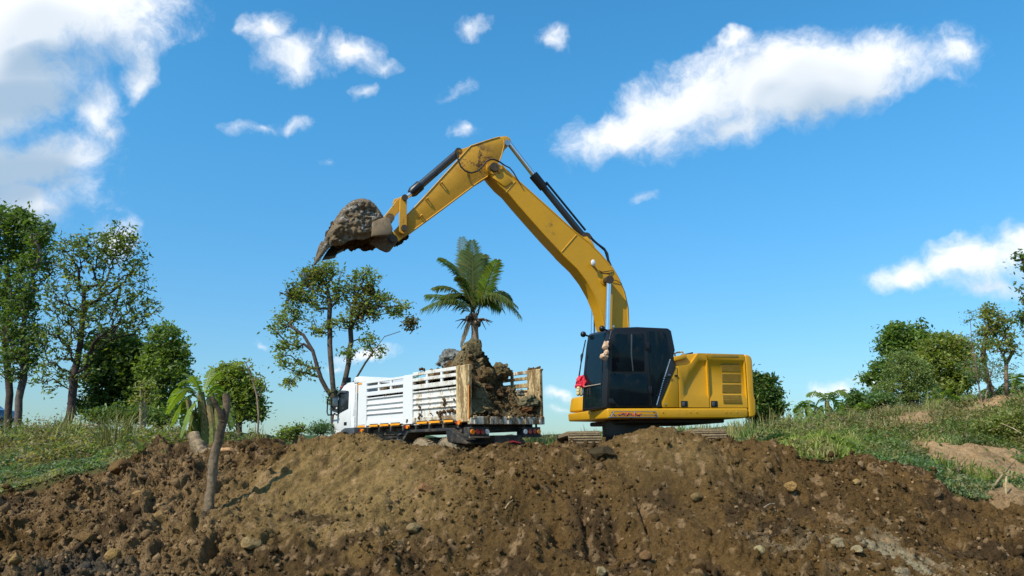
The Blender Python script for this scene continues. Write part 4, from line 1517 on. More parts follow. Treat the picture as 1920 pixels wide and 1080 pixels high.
# ------------------------------------------------------------------ coconut palm
def frond_mesh(p0, p1, sag, r, L=.62, hang=.5, dry=False):
    n = 26
    p0, p1 = np.array(p0, float), np.array(p1, float)
    t = np.linspace(0, 1, n + 1)
    mid = p0[None] * (1 - t[:, None]) + p1[None] * t[:, None] + np.array([0, 0, 1.0])[None] * (sag * 4 * t * (1 - t) * (1 - .35 * (t - .5)))[:, None]
    tg = np.gradient(mid, axis=0)
    tg /= np.linalg.norm(tg, axis=1)[:, None]
    ref = np.array([0, 0, 1.0]) if abs(tg[n // 2, 2]) < .93 else np.array([0, 1.0, 0])
    sd = np.cross(tg, ref)
    sd /= np.linalg.norm(sd, axis=1)[:, None] + 1e-6
    V, Fc, C = [], [], []
    c0 = np.array([.105, .150, .032]) * r.uniform(.7, 1.3) if not dry else np.array([.30, .22, .15])
    for i in range(3, n + 1):
        for sgn in (-1, 1):
            for h_ in (0, .5):
                f_ = t[i] - h_ / n
                if f_ > 1:
                    continue
                ln = L * (math.sin(math.pi * min(1, (.12 + .86 * f_))) ** .55) * r.uniform(.8, 1.1)
                m_ = mid[i] * (1 - h_) + mid[i - 1] * h_
                d = sd[i] * sgn * .8 + tg[i] * .62
                d /= np.linalg.norm(d)
                dr = hang * r.uniform(.6, 1.3)
                q1 = m_ + d * ln * .5 + np.array([0, 0, -dr * ln * .14])
                q2 = m_ + d * ln * .86 + np.array([0, 0, -dr * ln * .72])
                wv = tg[i] * .021
                k = len(V)
                V += [m_ - wv * .6, m_ + wv * .6, q1 + wv, q1 - wv, q2 + wv * .15, q2 - wv * .15]
                Fc += [(k, k + 1, k + 2, k + 3), (k + 3, k + 2, k + 4, k + 5)]
                cc_ = c0 * r.uniform(.65, 1.35)
                if r.uniform() < .12:
                    cc_ = np.array([.17, .15, .035])
                C += [cc_] * 6
    for i in range(n):
        k = len(V)
        w_ = .03 * (1 - .8 * t[i])
        V += [mid[i] - sd[i] * w_, mid[i + 1] - sd[i + 1] * w_, mid[i + 1] + sd[i + 1] * w_, mid[i] + sd[i] * w_]
        Fc.append((k, k + 1, k + 2, k + 3))
        C += [np.array([.17, .15, .045]) if not dry else np.array([.3, .22, .14])] * 4
    return np.array(V), np.array(Fc), np.array(C)


YP = 25.0
pb = at(889, 860, YP)
pb[2] = float(hground(pb[0], pb[1])[0])
palm = thing('coconut_palm', 'coconut palm with ragged fronds rising behind the loaded truck', 'palm tree', pb)
crown_c = at(889, 588, YP) - pb
mb = MB()
npt = 26
pts = [crown_c * f_ + np.array([.05 * math.sin(3 * f_), 0, 0]) for f_ in np.linspace(0, 1, npt)]
mb.tube(pts, [.155 + (.012 if i % 2 else 0) - .055 * i / npt for i in range(npt)], 12)
me = mb.mesh('trunk', M['bark'])
a_ = me.attributes.new('col', 'FLOAT_COLOR', 'POINT')
cc = np.ones((len(me.vertices), 4), np.float32)
cc[:, :3] = np.array([.23, .165, .11])[None] * (1 + .35 * vnoise(np.array([v.co[:] for v in me.vertices]) * 5, 2))[:, None]
a_.data.foreach_set('color', cc.ravel())
link('trunk', me, palm)
FR = [((866, 446), .10, .15), ((885, 452), .12, .1), ((906, 478), .25, .2), ((845, 492), .35, .35), ((824, 484), .45, .35), ((812, 540), .40, .55), ((800, 552), .25, .6), ((792, 578), .35, .7), ((828, 560), .35, .6),
      ((932, 488), .15, .2), ((918, 500), .35, .3), ((958, 560), .50, .7), ((976, 592), .62, .8), ((968, 572), .5, .8), ((940, 580), .45, .8), ((850, 560), .3, .5), ((872, 470), .18, .15), ((925, 545), .45, .6), ((898, 520), .2, .3), ((860, 520), .3, .4)]
rp = np.random.default_rng(5)
for i, (e, sag, hang) in enumerate(FR):
    p1 = at(*e, YP + rp.uniform(-1.0, 1.0)) - pb
    V, Fc, C = frond_mesh(crown_c + np.array([rp.normal() * .06, rp.normal() * .06, rp.uniform(-.1, .2)]), p1, sag, rp, .55 + .1 * rp.uniform(), hang)
    mesh_np('frond', V, Fc, M['leaf'], palm, C)
for e, sag in (((864, 650), .05),):
    V, Fc, C = frond_mesh(crown_c - np.array([.08, .1, .1]), at(*e, YP - .3) - pb, sag, rp, .13, .3, True)
    tag(mesh_np('dry_frond', V, Fc, M['leaf'], palm, C), 'dead straw coloured frond hanging beside the trunk')
for i in range(9):
    a0 = crown_c + np.array([rp.normal() * .16, rp.normal() * .16, -.32 + rp.normal() * .16])
    mb = MB()
    mb.ball((0, 0, 0), .085, 8, 6, (1, 1, 1.2))
    o = mb.build('coconut', M['pin'], palm)
    o.location = a0
mb = MB()
for i in range(10):
    a = i * 2.4
    d = np.array([math.cos(a), math.sin(a), -.25])
    mb.tube([crown_c + np.array([0, 0, -.2]), crown_c + d * .4 + np.array([0, 0, -.1]), crown_c + d * .62 + np.array([0, 0, -.3 if i % 2 else -.12])], [.035, .022, .008], 5)
mb.build('dead_stalks', M['pin'], palm)
# ------------------------------------------------------------------ excavator
EA, ET = math.radians(20), .018
eu = np.array([math.cos(EA) * math.cos(ET), math.sin(EA) * math.cos(ET), math.sin(ET)])
ev = np.array([-math.sin(EA), math.cos(EA), 0])
ew = np.cross(eu, ev)
EM = np.stack([eu, ev, ew], 1)
EO = at(1138, 768, 14.9)


def XP(px, py, v):
    """machine coordinates (back, across, up) of a pixel on the lengthwise plane v"""
    d = ray(px, py) @ EM
    o = -EO @ EM
    t = (v - o[1]) / d[1]
    return o + d * t


def XU(px, py, u):
    d = ray(px, py) @ EM
    o = -EO @ EM
    return o + d * ((u - o[0]) / d[0])


def zf(x0, y0, s):
    return lambda pts, v: [XP(x0 + a / s, y0 + b / s, v) for a, b in pts]


Z2, Z3, Z4, Z5, Z6, ZB = zf(1020, 580, 4.154), zf(580, 240, 4.155), zf(880, 230, 2.77), zf(1020, 600, 4.696), zf(1200, 640, 6.354), zf(580, 340, 6.75)
CU = XP(1182, 790, 1.35)[0]
EB = np.array([CU, 1.35, -1.36])
exc = thing('excavator', 'large yellow tracked excavator with black cab and raised boom on the mound', 'excavator', EO + EM @ EB, None, Matrix([list(r) for r in EM]))


def ex():
    return MB(EB)


def exl(name, mb, mat, parent=None, **k):
    return mb.build(name, M[mat], parent or exc, **k)


def sub(v):
    return list(v)


# undercarriage: it stands square to the slope, the house is swung round on it ------
UC = np.array([CU, 1.35, 0.0])


def um():
    return MB(UC)


def ul(name, mb, mat, parent=None, **k):
    o = mb.build(name, M[mat], parent or exc, **k)
    if parent is None:
        o.location = Vector(UC - EB)
        o.rotation_euler = (0, 0, -EA)
    return o


v0t, v1t = 1.35 - 1.80, 1.35 + 1.80
RT = .44
wc = -1.36 + RT + .02
mb = MB()
mb.box((-.30, -.098, -.018), (.30, .098, .022))
mb.box((-.30, -.085, .022), (.30, -.062, .062))
mb.box((-.30, -.01, .022), (.30, .015, .052))
mb.box((-.30, .070, .022), (.30, .092, .052))
shoe_me = mb.mesh('track_shoe', M['track'], True, .006, 1)
for uc in (CU - 1.17, CU + 1.17):
    mb = um()
    mb.box((uc - .17, v0t + .15, wc - .26), (uc + .17, v1t - .15, wc + .24))
    for vv in (v0t, v1t):
        mb.tube([(uc - .2, vv, wc), (uc + .2, vv, wc)], .36, 18)
    for i in range(7):
        vv = v0t + .5 + i * (v1t - v0t - 1.0) / 6
        mb.tube([(uc - .22, vv, wc - .28), (uc + .22, vv, wc - .28)], .13, 10)
    tr = ul('track', mb, 'black_dull')
    straight = v1t - v0t
    per = 2 * straight + 2 * math.pi * RT
    nsh = 50
    for i in range(nsh):
        s_ = (i + .5) * per / nsh
        if s_ < straight:
            pos, ang = (v0t + s_, RT), 0
        elif s_ < straight + math.pi * RT:
            a = (s_ - straight) / RT
            pos, ang = (v1t + RT * math.sin(a), RT * math.cos(a)), -a
        elif s_ < 2 * straight + math.pi * RT:
            pos, ang = (v1t - (s_ - straight - math.pi * RT), -RT), math.pi
        else:
            a = (s_ - 2 * straight - math.pi * RT) / RT
            pos, ang = (v0t - RT * math.sin(a), -RT * math.cos(a)), math.pi - a
        o = link('track_shoe', shoe_me, tr)
        o.location = Vector(np.array([uc, pos[0], wc + pos[1]]) - UC)
        o.rotation_euler = (ang, 0, 0)
mb = um()
mb.box((CU - 1.05, .70, -1.05), (CU + 1.05, 2.0, -.62))
ul('carbody', mb, 'black_dull', bevel=.04)
mb = um()
mb.tube([(CU, 1.35, -.70), (CU, 1.35, -.18)], .60, 36)
ul('swing_bearing', mb, 'black')

# platform ----------------------------------------------
near = Z2([(492, 771), (1592, 769), (1592, 838), (1560, 848), (500, 853)], -.02)
far = [p.copy() for p in near]
for i, q_ in ((0, (184, 812)), (4, (190, 874))):
    far[i] = Z2([q_], 2.62)[0]
for i in (1, 2, 3):
    far[i][1] = 2.62
plat = exl('platform', ex().loft(near, far), 'yellow', bevel=.035, seg=3)
mb = ex()
w0 = near[4][2]
mb.box((CU - .55, .30, w0 - .07), (near[2][0] - .35, 2.2, w0 + .02))
exl('belly_plate', mb, 'black_dull', bevel=.03)
for zx in (685, 900, 950, 1180, 1215, 1265):
    mb = ex()
    p = Z6([((zx - 685) * 1.52 + 270, 842)], -.02)[0]
    mb.tube([p + (0, -.012, 0), p + (0, .01, 0)], .014, 8)
    exl('bolt', mb, 'yellow', plat)
mb = ex()
q_ = Z2([(280, 840)], 1.9)[0]
mb.tube([(q_[0] - .02, 1.9, q_[2]), (q_[0] + .05, 1.9, q_[2])], .07, 14)
exl('tow_hole', mb, 'black', plat)
# tool box on the far front corner
a = Z2([(196, 690), (196, 806)], 2.62)
mb = ex()
pts = [np.array([a[0][0] + .03, 1.70, a[0][2]]), np.array([a[1][0] - .02, 1.70, a[1][2]]), np.array([a[1][0] + 2.2, 1.70, a[1][2]]), np.array([a[0][0] + 2.2, 1.70, a[0][2]])]
mb.prism(pts, 1, .90)
exl('tool_box', mb, 'yellow', bevel=.05, seg=3)

# engine house ----------------------------------------------
VH = .06
body = Z6([(262, 724), (432, 292), (412, 236), (410, 182), (555, 155), (600, 152), (690, 138), (1240, 156), (1296, 160), (1328, 186), (1340, 230), (1362, 640), (1380, 700), (1380, 794), (264, 794)], VH)
mb = ex()
mb.prism(body, 1, 2.56)
house = exl('engine_house', mb, 'yellow', bevel=.03, seg=2)


def panel(name, poly, mat, v0=0.0, v1=VH + .004, zz_=Z6, bevel=.014, parent=None, seg=2):
    mb = ex()
    mb.prism(zz_(poly, v0), 1, v1 - v0)
    return exl(name, mb, mat, parent, bevel=bevel, seg=seg)


panel('front_panel', [(254, 722), (434, 290), (446, 304), (468, 787), (268, 787)], 'yellow')


def recessed(name, outer, mid, inner, rec):
    mb = ex()
    n = len(outer)
    A = Z6(outer, 0.0)
    Bk = [p + np.array([0, VH + .004, 0]) for p in A]
    Cm, Di = Z6(mid, 0.0), [p + np.array([0, rec, 0]) for p in Z6(inner, 0.0)]
    vs = A + Bk + Cm + Di
    fs = []
    for i in range(n):
        j = (i + 1) % n
        fs += [(i, j, n + j, n + i), (i, 2 * n + i, 2 * n + j, j), (2 * n + i, 3 * n + i, 3 * n + j, 2 * n + j)]
    fs.append(tuple(3 * n + i for i in range(n)))
    fs.append(tuple(n + i for i in range(n)))
    mb.add(vs, fs)
    return exl(name, mb, 'yellow', angle=50)


recessed('engine_door', [(455, 292), (572, 274), (612, 256), (690, 140), (783, 143), (798, 200), (826, 788), (474, 787)],
         [(512, 640), (530, 520), (600, 385), (697, 222), (792, 224), (797, 300), (820, 690), (525, 690)],
         [(545, 598), (550, 530), (627, 400), (714, 248), (790, 248), (795, 300), (815, 622), (556, 622)], .048)
recessed('engine_door', [(793, 143), (1236, 155), (1250, 250), (1284, 790), (838, 790), (806, 200)],
         [(804, 222), (1242, 224), (1248, 300), (1274, 690), (832, 690), (812, 400)],
         [(808, 248), (1240, 250), (1246, 302), (1268, 622), (826, 622), (815, 400)], .048)
mb = ex()
mb.prism(Z6([(1246, 156), (1296, 160), (1328, 186), (1342, 232), (1348, 320), (1364, 640), (1382, 700), (1386, 790), (1386, 880), (1352, 905), (1300, 905), (1296, 792), (1260, 250)], -.005), 1, 2.66)
cw = exl('counterweight', mb, 'yellow', bevel=.06, seg=4)
for k, (pl, va, vb) in enumerate((([(965, 260), (1183, 264), (1194, 366), (973, 362)], .044, .044), ([(976, 382), (1195, 386), (1198, 492), (980, 488)], .044, .044),
                                  ([(980, 508), (1200, 511), (1200, 618), (980, 615)], .044, .044), ([(984, 636), (1203, 638), (1209, 690), (990, 688)], .026, -.008), ([(990, 689), (1209, 691), (1214, 741), (996, 738)], -.008, -.008))):
    P = Z6(pl[:2], va) + Z6(pl[2:], vb)
    mb = ex()
    mb.prism(P, 1, .02)
    gr = exl('air_grille', mb, 'grille', bevel=.004, seg=1)
    mb = ex()
    nw = 16 if k < 3 else 8
    for i in range(1, nw):
        f_ = i / nw
        a, b = P[0] * (1 - f_) + P[3] * f_, P[1] * (1 - f_) + P[2] * f_
        mb.tube([a + (0, -.002, 0), b + (0, -.002, 0)], .0045, 4)
    exl('grille_wires', mb, 'grille', gr)
panel('top_grille', [(836, 153), (1170, 163), (1180, 195), (846, 188)], 'grille', -.006, .02, bevel=.004)
for zx in ((492, 709), (849, 709)):
    x0, y0 = zx
    la = panel('latch', [(x0, y0), (x0 + 76, y0), (x0 + 78, y0 + 72), (x0, y0 + 72)], 'black', -.010, .03, bevel=.006)
    panel('latch_handle', [(x0 + 14, y0 + 12), (x0 + 44, y0 + 12), (x0 + 44, y0 + 60), (x0 + 14, y0 + 60)], 'grey', -.016, .0, bevel=.004, parent=la)
panel('fuel_box', [(409, 180), (556, 152), (556, 203), (414, 234)], 'yellow', -.01, .55, bevel=.012)
mb = ex()
mb.tube(Z6([(420, 182), (414, 145), (440, 134), (508, 126), (518, 150), (520, 162)], .25), .016, 8)
exl('handrail', mb, 'yellow')
panel('air_intake', [(598, 152), (634, 124), (636, 144), (612, 156)], 'black', .30, .75, bevel=.01)
mb = ex()
mb.tube(Z6([(415, 408), (450, 410)], -.01), .016, 6)
exl('door_catch', mb, 'black')
mb = ex()
mb.tube(Z6([(302, 742), (302, 758)], -.01), .016, 8)
exl('bolt', mb, 'steel')

# cab --------------------------------------------------------------
CW_ = 1.02
front_n = [(548, 774), (556, 480), (566, 200), (590, 94), (624, 68)]
rest = [(820, 60), (1092, 72), (1122, 94), (1156, 265), (1142, 330), (1162, 405), (1024, 725), (1036, 772)]
A = Z5(front_n + rest, 0.0)
Bf = Z5([(335, 803), (345, 480), (368, 250), (386, 136), (405, 120)], CW_) + [p + np.array([0, CW_, 0]) for p in A[5:]]
cab = exl('cab', ex().loft(A, Bf), 'black', bevel=.022, seg=3)


def fr(i, f_, s_, off=.006):
    """front face of the cab: i along the height (0 bottom .. 3 top), s_ across"""
    k = min(int(i), 3)
    f2 = i - k
    a = A[k] * (1 - f2) + A[min(k + 1, 4)] * f2
    b = Bf[k] * (1 - f2) + Bf[min(k + 1, 4)] * f2
    return a * (1 - s_) + b * s_ + np.array([-off, 0, 0])


mb = ex()
rows = [.08, .5, 1.0, 1.5, 2.0, 2.5, 2.95]
vs, fs = [], []
for i in rows:
    vs += [fr(i, 0, .20), fr(i, 0, .88)]
m_ = len(rows)
for i in rows:
    vs += [fr(i, 0, .20, -.03), fr(i, 0, .88, -.03)]
for i in range(m_ - 1):
    a = 2 * i
    fs.append((a, a + 1, a + 3, a + 2))
    b = a + 2 * m_
    fs += [(b, b + 2, b + 3, b + 1), (a, a + 2, b + 2, b), (a + 1, b + 1, b + 3, a + 3)]
fs += [(0, 2 * m_, 2 * m_ + 1, 1), (2 * m_ - 2, 2 * m_ - 1, 4 * m_ - 1, 4 * m_ - 2)]
mb.add(vs, fs)
exl('windshield', mb, 'glass')
door = panel('door', [(572, 768), (572, 460), (582, 210), (606, 122), (640, 96), (700, 90), (886, 92), (908, 100), (914, 340), (940, 600), (952, 740), (944, 764)], 'black', -.012, .01, Z5, .006)
panel('door_glass', [(598, 452), (602, 220), (622, 140), (650, 122), (874, 122), (882, 140), (884, 452)], 'glass', -.018, -.005, Z5, .003, door)
panel('door_glass', [(580, 474), (908, 470), (924, 748), (664, 750), (640, 735), (612, 692), (576, 684)], 'glass', -.018, -.005, Z5, .003, door)
panel('window_bar', [(766, 124), (778, 124), (776, 300), (790, 450), (780, 452), (764, 300)], 'grey', -.0195, -.006, Z5, .002, door)
for pl in ([(898, 196), (930, 196), (932, 264), (902, 264)], [(920, 584), (952, 584), (956, 650), (926, 650)]):
    panel('hinge', pl, 'black', -.035, .01, Z5, .008, door)
panel('door_handle', [(574, 688), (610, 690), (628, 742), (600, 748), (574, 735)], 'black', -.030, .0, Z5, .01, door)
panel('rear_quarter_glass', [(926, 98), (1050, 98), (1076, 130), (1108, 290), (1106, 346), (1036, 560), (984, 742), (960, 750), (944, 590), (926, 330)], 'glass', -.010, .02, Z5, .004)
pil = panel('rear_pillar_vent', [(1118, 348), (1160, 406), (1026, 722), (1034, 768), (994, 768), (992, 750), (1044, 560)], 'black_dull', -.014, .02, Z5, .004)
for i in range(9):
    y0 = 500 + i * 20
    x0 = 1116 - (y0 - 440) * .44
    panel('louvre', [(x0 - 28, y0), (x0 + 8, y0 - 5), (x0 + 6, y0 + 2), (x0 - 30, y0 + 8)], 'black', -.026, -.010, Z5, .0, pil)
mb = ex()
mb.tube(Z5([(1112, 345), (1048, 545), (992, 750)], -.012), .012, 6)
exl('glass_trim', mb, 'steel')
mb = ex()
mb.tube(Z5([(1088, 486), (1112, 486)], -.03), .02, 8)
exl('door_stop', mb, 'steel')
panel('side_mirror', [(572, 160), (596, 156), (600, 176), (600, 262), (570, 266)], 'black', -.12, -.03, Z5, .02)
# front guard strips and lights
for c_, vv in (((346, 126), CW_), ((512, 76), .18)):
    mb = ex()
    p = Z5([c_], vv)[0]
    mb.ball(p, .062, 12, 8, (1, 1, 1))
    q_ = Z5([(c_[0] + 45, c_[1] + 16)], vv)[0]
    lt = exl('work_light', mb, 'black')
    mb = ex()
    mb.tube([p, q_], .018, 6)
    exl('light_bracket', mb, 'black', lt)
mb = ex()
mb.tube(Z5([(366, 176), (342, 290), (334, 310), (326, 380), (308, 500)], CW_ + .02), [.012, .014, .03, .012, .016], 6)
exl('wiper', mb, 'black')
mb = ex()
mb.tube(Z5([(612, 66), (612, 48)], .1), .02, 8)
exl('antenna_stub', mb, 'steel')

# boom ---------------------------------------------------------------
BV0, BV1 = 1.16, 1.56
top = [(98, 228), (118, 208), (142, 208), (168, 222), (185, 240), (240, 290), (330, 370), (430, 460), (500, 523), (550, 568), (620, 622), (680, 682), (735, 748), (772, 810), (802, 880), (820, 960), (826, 1060), (822, 1200), (800, 1330), (775, 1400)]
bot = [(106, 262), (122, 285), (140, 305), (162, 330), (200, 362), (250, 422), (320, 502), (400, 592), (475, 672), (490, 690), (560, 757), (610, 822), (650, 892), (682, 970), (702, 1060), (722, 1120), (735, 1200), (738, 1290), (736, 1370), (745, 1405)]
mb = ex()
Tn, Bn = Z4(top, BV0), Z4(bot, BV0)
n = len(Tn)
dv = np.array([0, BV1 - BV0, 0])
vs = Tn + Bn + [p + dv for p in Tn] + [p + dv for p in Bn]
fs = []
for i in range(n - 1):
    fs += [(i, i + 1, n + i + 1, n + i), (2 * n + i, 3 * n + i, 3 * n + i + 1, 2 * n + i + 1), (i, 2 * n + i, 2 * n + i + 1, i + 1), (n + i, n + i + 1, 3 * n + i + 1, 3 * n + i)]
fs += [(0, n, 3 * n, 2 * n), (n - 1, 3 * n - 1, 4 * n - 1, 2 * n - 1)]
mb.add(vs, fs)
boom = exl('boom', mb, 'yellow', angle=30)


def strip(name, pts, rad, v, mat, parent, zz_=Z4, n=6):
    mb = ex()
    mb.tube(zz_(pts, v), rad, n)
    return exl(name, mb, mat, parent)


strip('weld_seam', [(238, 306), (190, 362)], .010, BV0 - .002, 'yellow', boom)
strip('weld_seam', [(556, 582), (478, 672)], .012, BV0 - .002, 'yellow', boom)
strip('flange', top[3:17], .018, BV0 + .004, 'yellow', boom)
strip('flange', bot[2:15], .013, BV0 + .004, 'yellow', boom)
mb = ex()
mb.prism(Z4([(120, 285), (165, 240), (224, 302), (222, 308), (192, 330), (182, 330)], BV0 - .028), 1, .03)
exl('wear_plate', mb, 'yellow', boom, bevel=.008)
mb = ex()
p = Z4([(125, 236)], BV0)[0]
mb.tube([p + (0, -.03, 0), p + (0, BV1 - BV0 + .03, 0)], .15, 20)
exl('tip_boss', mb, 'yellow_worn', boom)
mb = ex()
mb.tube([p + (0, -.09, 0), p + (0, BV1 - BV0 + .09, 0)], .095, 16)
exl('boom_pin', mb, 'pin', boom)
mb = ex()
mb.prism(Z4([(142, 234), (152, 222), (160, 234), (178, 226), (176, 240), (166, 246), (160, 262), (152, 262)], BV0 - .05), 1, .045)
exl('pin_keeper', mb, 'yellow_worn', boom, bevel=.008)
mb = ex()
p = Z4([(702, 812)], BV0)[0]
mb.tube([p + (0, -.02, 0), p + (0, .03, 0)], .13, 22)
mb.tube([p + (0, -.028, 0), p + (0, .03, 0)], .10, 20)
exl('cylinder_boss', mb, 'yellow', boom)
p = Z4([(632, 734)], BV0)[0]
mb = ex()
mb.ball(p + (0, -.11, 0), .055, 10, 7, (1.0, .7, 1.35))
bl = exl('boom_light', mb, 'clear', boom)
mb = ex()
mb.tube([p + (0, -.10, 0), p + (.02, .0, -.02)], .02, 6)
exl('light_bracket', mb, 'black', bl)
strip('hose', [(672, 768), (690, 776), (720, 772), (745, 765), (730, 785), (690, 782), (678, 770)], .009, BV0 - .02, 'hose', boom, Z4, 5)
strip('hose', [(640, 735), (655, 752), (668, 770)], .007, BV0 - .02, 'hose', boom, Z4, 5)
# boom cylinders
for vv, c_, e_ in ((BV0 - .13, (724, 818), (716, 1130)), (BV1 + .16, (668, 830), (650, 1130))):
    a, b = Z4([c_, e_], vv)
    if vv > 1.4:
        a = cyl_a + np.array([0, vv - (BV0 - .13), 0])
        b = cyl_b + np.array([0, vv - (BV0 - .13), 0])
    else:
        cyl_a, cyl_b = a, b
    mb = ex()
    mb.tube([a, b], .052, 16)
    rod = exl('boom_cylinder_rod', mb, 'chrome')
    mb = ex()
    mb.tube([a + (0, -.075, 0), a + (0, .10, 0)], .088, 16)
    exl('rod_eye', mb, 'pin', rod)
    mb = ex()
    e2 = XP(1148, 790, vv)
    mb.tube([b, e2], .085, 14)
    exl('boom_cylinder_barrel', mb, 'cyl', rod)
strip('hose', [(735, 815), (765, 820), (790, 835), (794, 855)], .008, BV0 - .03, 'hose', boom, Z4, 5)
# stick cylinder along the top of the boom
VC = (BV0 + BV1) / 2
a, b, c_ = Z4([(206, 108), (342, 284), (600, 600)], VC)
mb = ex()
mb.tube([a, b], .055, 14)
sc_ = exl('stick_cylinder_rod', mb, 'chrome')
mb = ex()
mb.tube([b, c_], .072, 16)
exl('stick_cylinder_barrel', mb, 'cyl', sc_)
mb = ex()
d = (c_ - b) / np.linalg.norm(c_ - b)
mb.tube([b - d * .08, b - d * .07, b + d * .30], [.07, .105, .10], 14)
exl('gland_collar', mb, 'black', sc_)
mb = ex()
mb.tube([c_ + (0, -.12, 0), c_ + (0, .12, 0)], .10, 14)
exl('barrel_eye', mb, 'pin', sc_)
o_ = np.array([.06, -.06, .085])
mb = ex()
mb.tube([b + d * .25 + o_, c_ - d * .1 + o_], .024, 6)
exl('oil_line', mb, 'black', sc_)
for vv in (VC - .16, VC + .12):
    mb = ex()
    mb.prism(Z4([(585, 595), (612, 590), (640, 618), (658, 655), (640, 645)], vv), 1, .04)
    exl('cylinder_bracket', mb, 'yellow', boom, bevel=.01)
strip('hose', [(596, 572), (612, 585), (630, 592), (640, 608), (668, 632), (700, 655), (716, 680), (722, 715), (735, 745)], .026, VC - .05, 'hose', boom, Z4, 7)
strip('hose', [(606, 590), (640, 605), (672, 636), (704, 664), (716, 700), (728, 742)], .022, VC + .05, 'hose', boom, Z4, 7)
strip('hose', [(640, 640), (680, 690), (724, 728), (735, 752)], .012, BV0 + .03, 'pin', boom, Z4, 5)
strip('steel_line', [(740, 748), (775, 808), (806, 880), (824, 960), (828, 1060)], .016, BV0 + .05, 'yellow', boom, Z4, 5)

# stick ----------------------------------------------------------------
SV0, SV1 = BV0 + .05, BV1 - .05
pl = [(1183, 222), (1257, 140), (1300, 122), (1400, 92), (1480, 68), (1530, 60), (1562, 76), (1572, 100), (1560, 124), (1535, 140), (1500, 215), (1478, 268), (1440, 335), (1396, 372), (1310, 425), (1050, 620), (770, 825), (690, 888), (655, 905), (600, 905), (588, 868), (612, 838), (652, 806), (700, 757), (752, 690), (900, 532), (1040, 378)]
mb = ex()
mb.prism(Z3(pl, SV0), 1, SV1 - SV0)
M['stick'] = paint('grimy_yellow_paint', (.55, .27, .010), .5, 0, .58, (.11, .050, .020), 3.4, .08, spot=(Z3([(1300, 262)], SV0)[0] - EB, .62))
stick = exl('stick', mb, 'stick', bevel=.012)
strip('edge_bar', [(770, 826), (1050, 621), (1310, 426), (1390, 376)], .016, SV0, 'yellow', stick, Z3)
strip('edge_bar', [(752, 690), (900, 532), (1040, 378), (1183, 222), (1257, 140), (1400, 93), (1480, 70)], .014, SV0, 'yellow_worn', stick, Z3)
strip('edge_bar', [(1512, 84), (1520, 120), (1500, 205), (1480, 262)], .012, SV0, 'yellow_worn', stick, Z3)
p = Z3([(1538, 120)], SV0)[0]
mb = ex()
mb.tube([p + (0, -.05, 0), p + (0, SV1 - SV0 + .05, 0)], .065, 14)
exl('stick_pin', mb, 'steel', stick)
for c_ in ((1025, 432), (912, 556), (866, 688)):
    a, b = Z3([(c_[0] - 7, c_[1] + 5), (c_[0] + 7, c_[1] - 5)], SV0)
    mb = ex()
    mb.tube([a + (0, -.07, 0), b + (0, -.07, 0)], .018, 6)
    mb.tube([a + (0, -.07, 0), a + (0, .01, 0)], .014, 6)
    mb.tube([b + (0, -.07, 0), b + (0, .01, 0)], .014, 6)
    exl('hose_clip', mb, 'yellow_worn', stick)
for c_ in ((1035, 375), (925, 495), (770, 668)):
    a = Z3([(c_[0] - 16, c_[1] + 18), (c_[0] + 12, c_[1] - 14), (c_[0] + 20, c_[1] - 2), (c_[0] - 4, c_[1] + 26)], SV0 + .03)
    mb = ex()
    mb.prism(a, 1, .10)
    exl('hose_clip', mb, 'pin', stick)
strip('hose', [(1152, 200), (1160, 250), (1180, 300), (1215, 335), (1262, 350), (1310, 336), (1350, 300), (1378, 262), (1410, 245), (1440, 244), (1480, 262), (1520, 290)], .017, SV0 - .13, 'hose', stick, Z3, 7)
strip('hose', [(1520, 290), (1560, 310), (1590, 345), (1612, 385), (1640, 432)], .014, BV0 - .05, 'pin', boom, Z3, 6)
for vv in (SV0 + .02, SV1 - .08):
    mb = ex()
    mb.prism(Z3([(1148, 172), (1212, 155), (1257, 140), (1240, 170), (1176, 236)], vv), 1, .06)
    exl('cylinder_bracket', mb, 'yellow_worn', stick, bevel=.01)
# bucket cylinder and linkage
a, b, c_, e_ = Z3([(1152, 198), (852, 458), (790, 512), (736, 552)], VC)
mb = ex()
mb.tube([a, b], .080, 16)
bc = exl('bucket_cylinder_barrel', mb, 'cyl')
mb = ex()
mb.tube([b + (b - c_) * .2, c_ + (b - c_) * .25, c_], [.108, .108, .082], 16)
exl('gland_collar', mb, 'black', bc)
mb = ex()
mb.tube([c_, e_], .05, 12)
exl('bucket_cylinder_rod', mb, 'chrome', bc)
mb = ex()
mb.tube([a + (0, -.13, 0), a + (0, .13, 0)], .08, 12)
exl('barrel_eye', mb, 'pin', bc)


def link_plate(name, pa, pb_, wa, wb, v, th, mat, parent, zz_=Z3):
    a, b = zz_([pa, pb_], v)
    d = (b - a) / np.linalg.norm(b - a)
    s_ = np.array([-d[2], 0, d[0]])
    pts = []
    for i in range(9):
        t = math.pi * i / 8
        pts.append(a + wa * (s_ * math.cos(t) - d * math.sin(t)))
    for i in range(9):
        t = math.pi * i / 8
        pts.append(b + wb * (-s_ * math.cos(t) + d * math.sin(t)))
    mb = ex()
    mb.prism(pts, 1, th)
    return exl(name, mb, mat, parent, bevel=.006, seg=1)


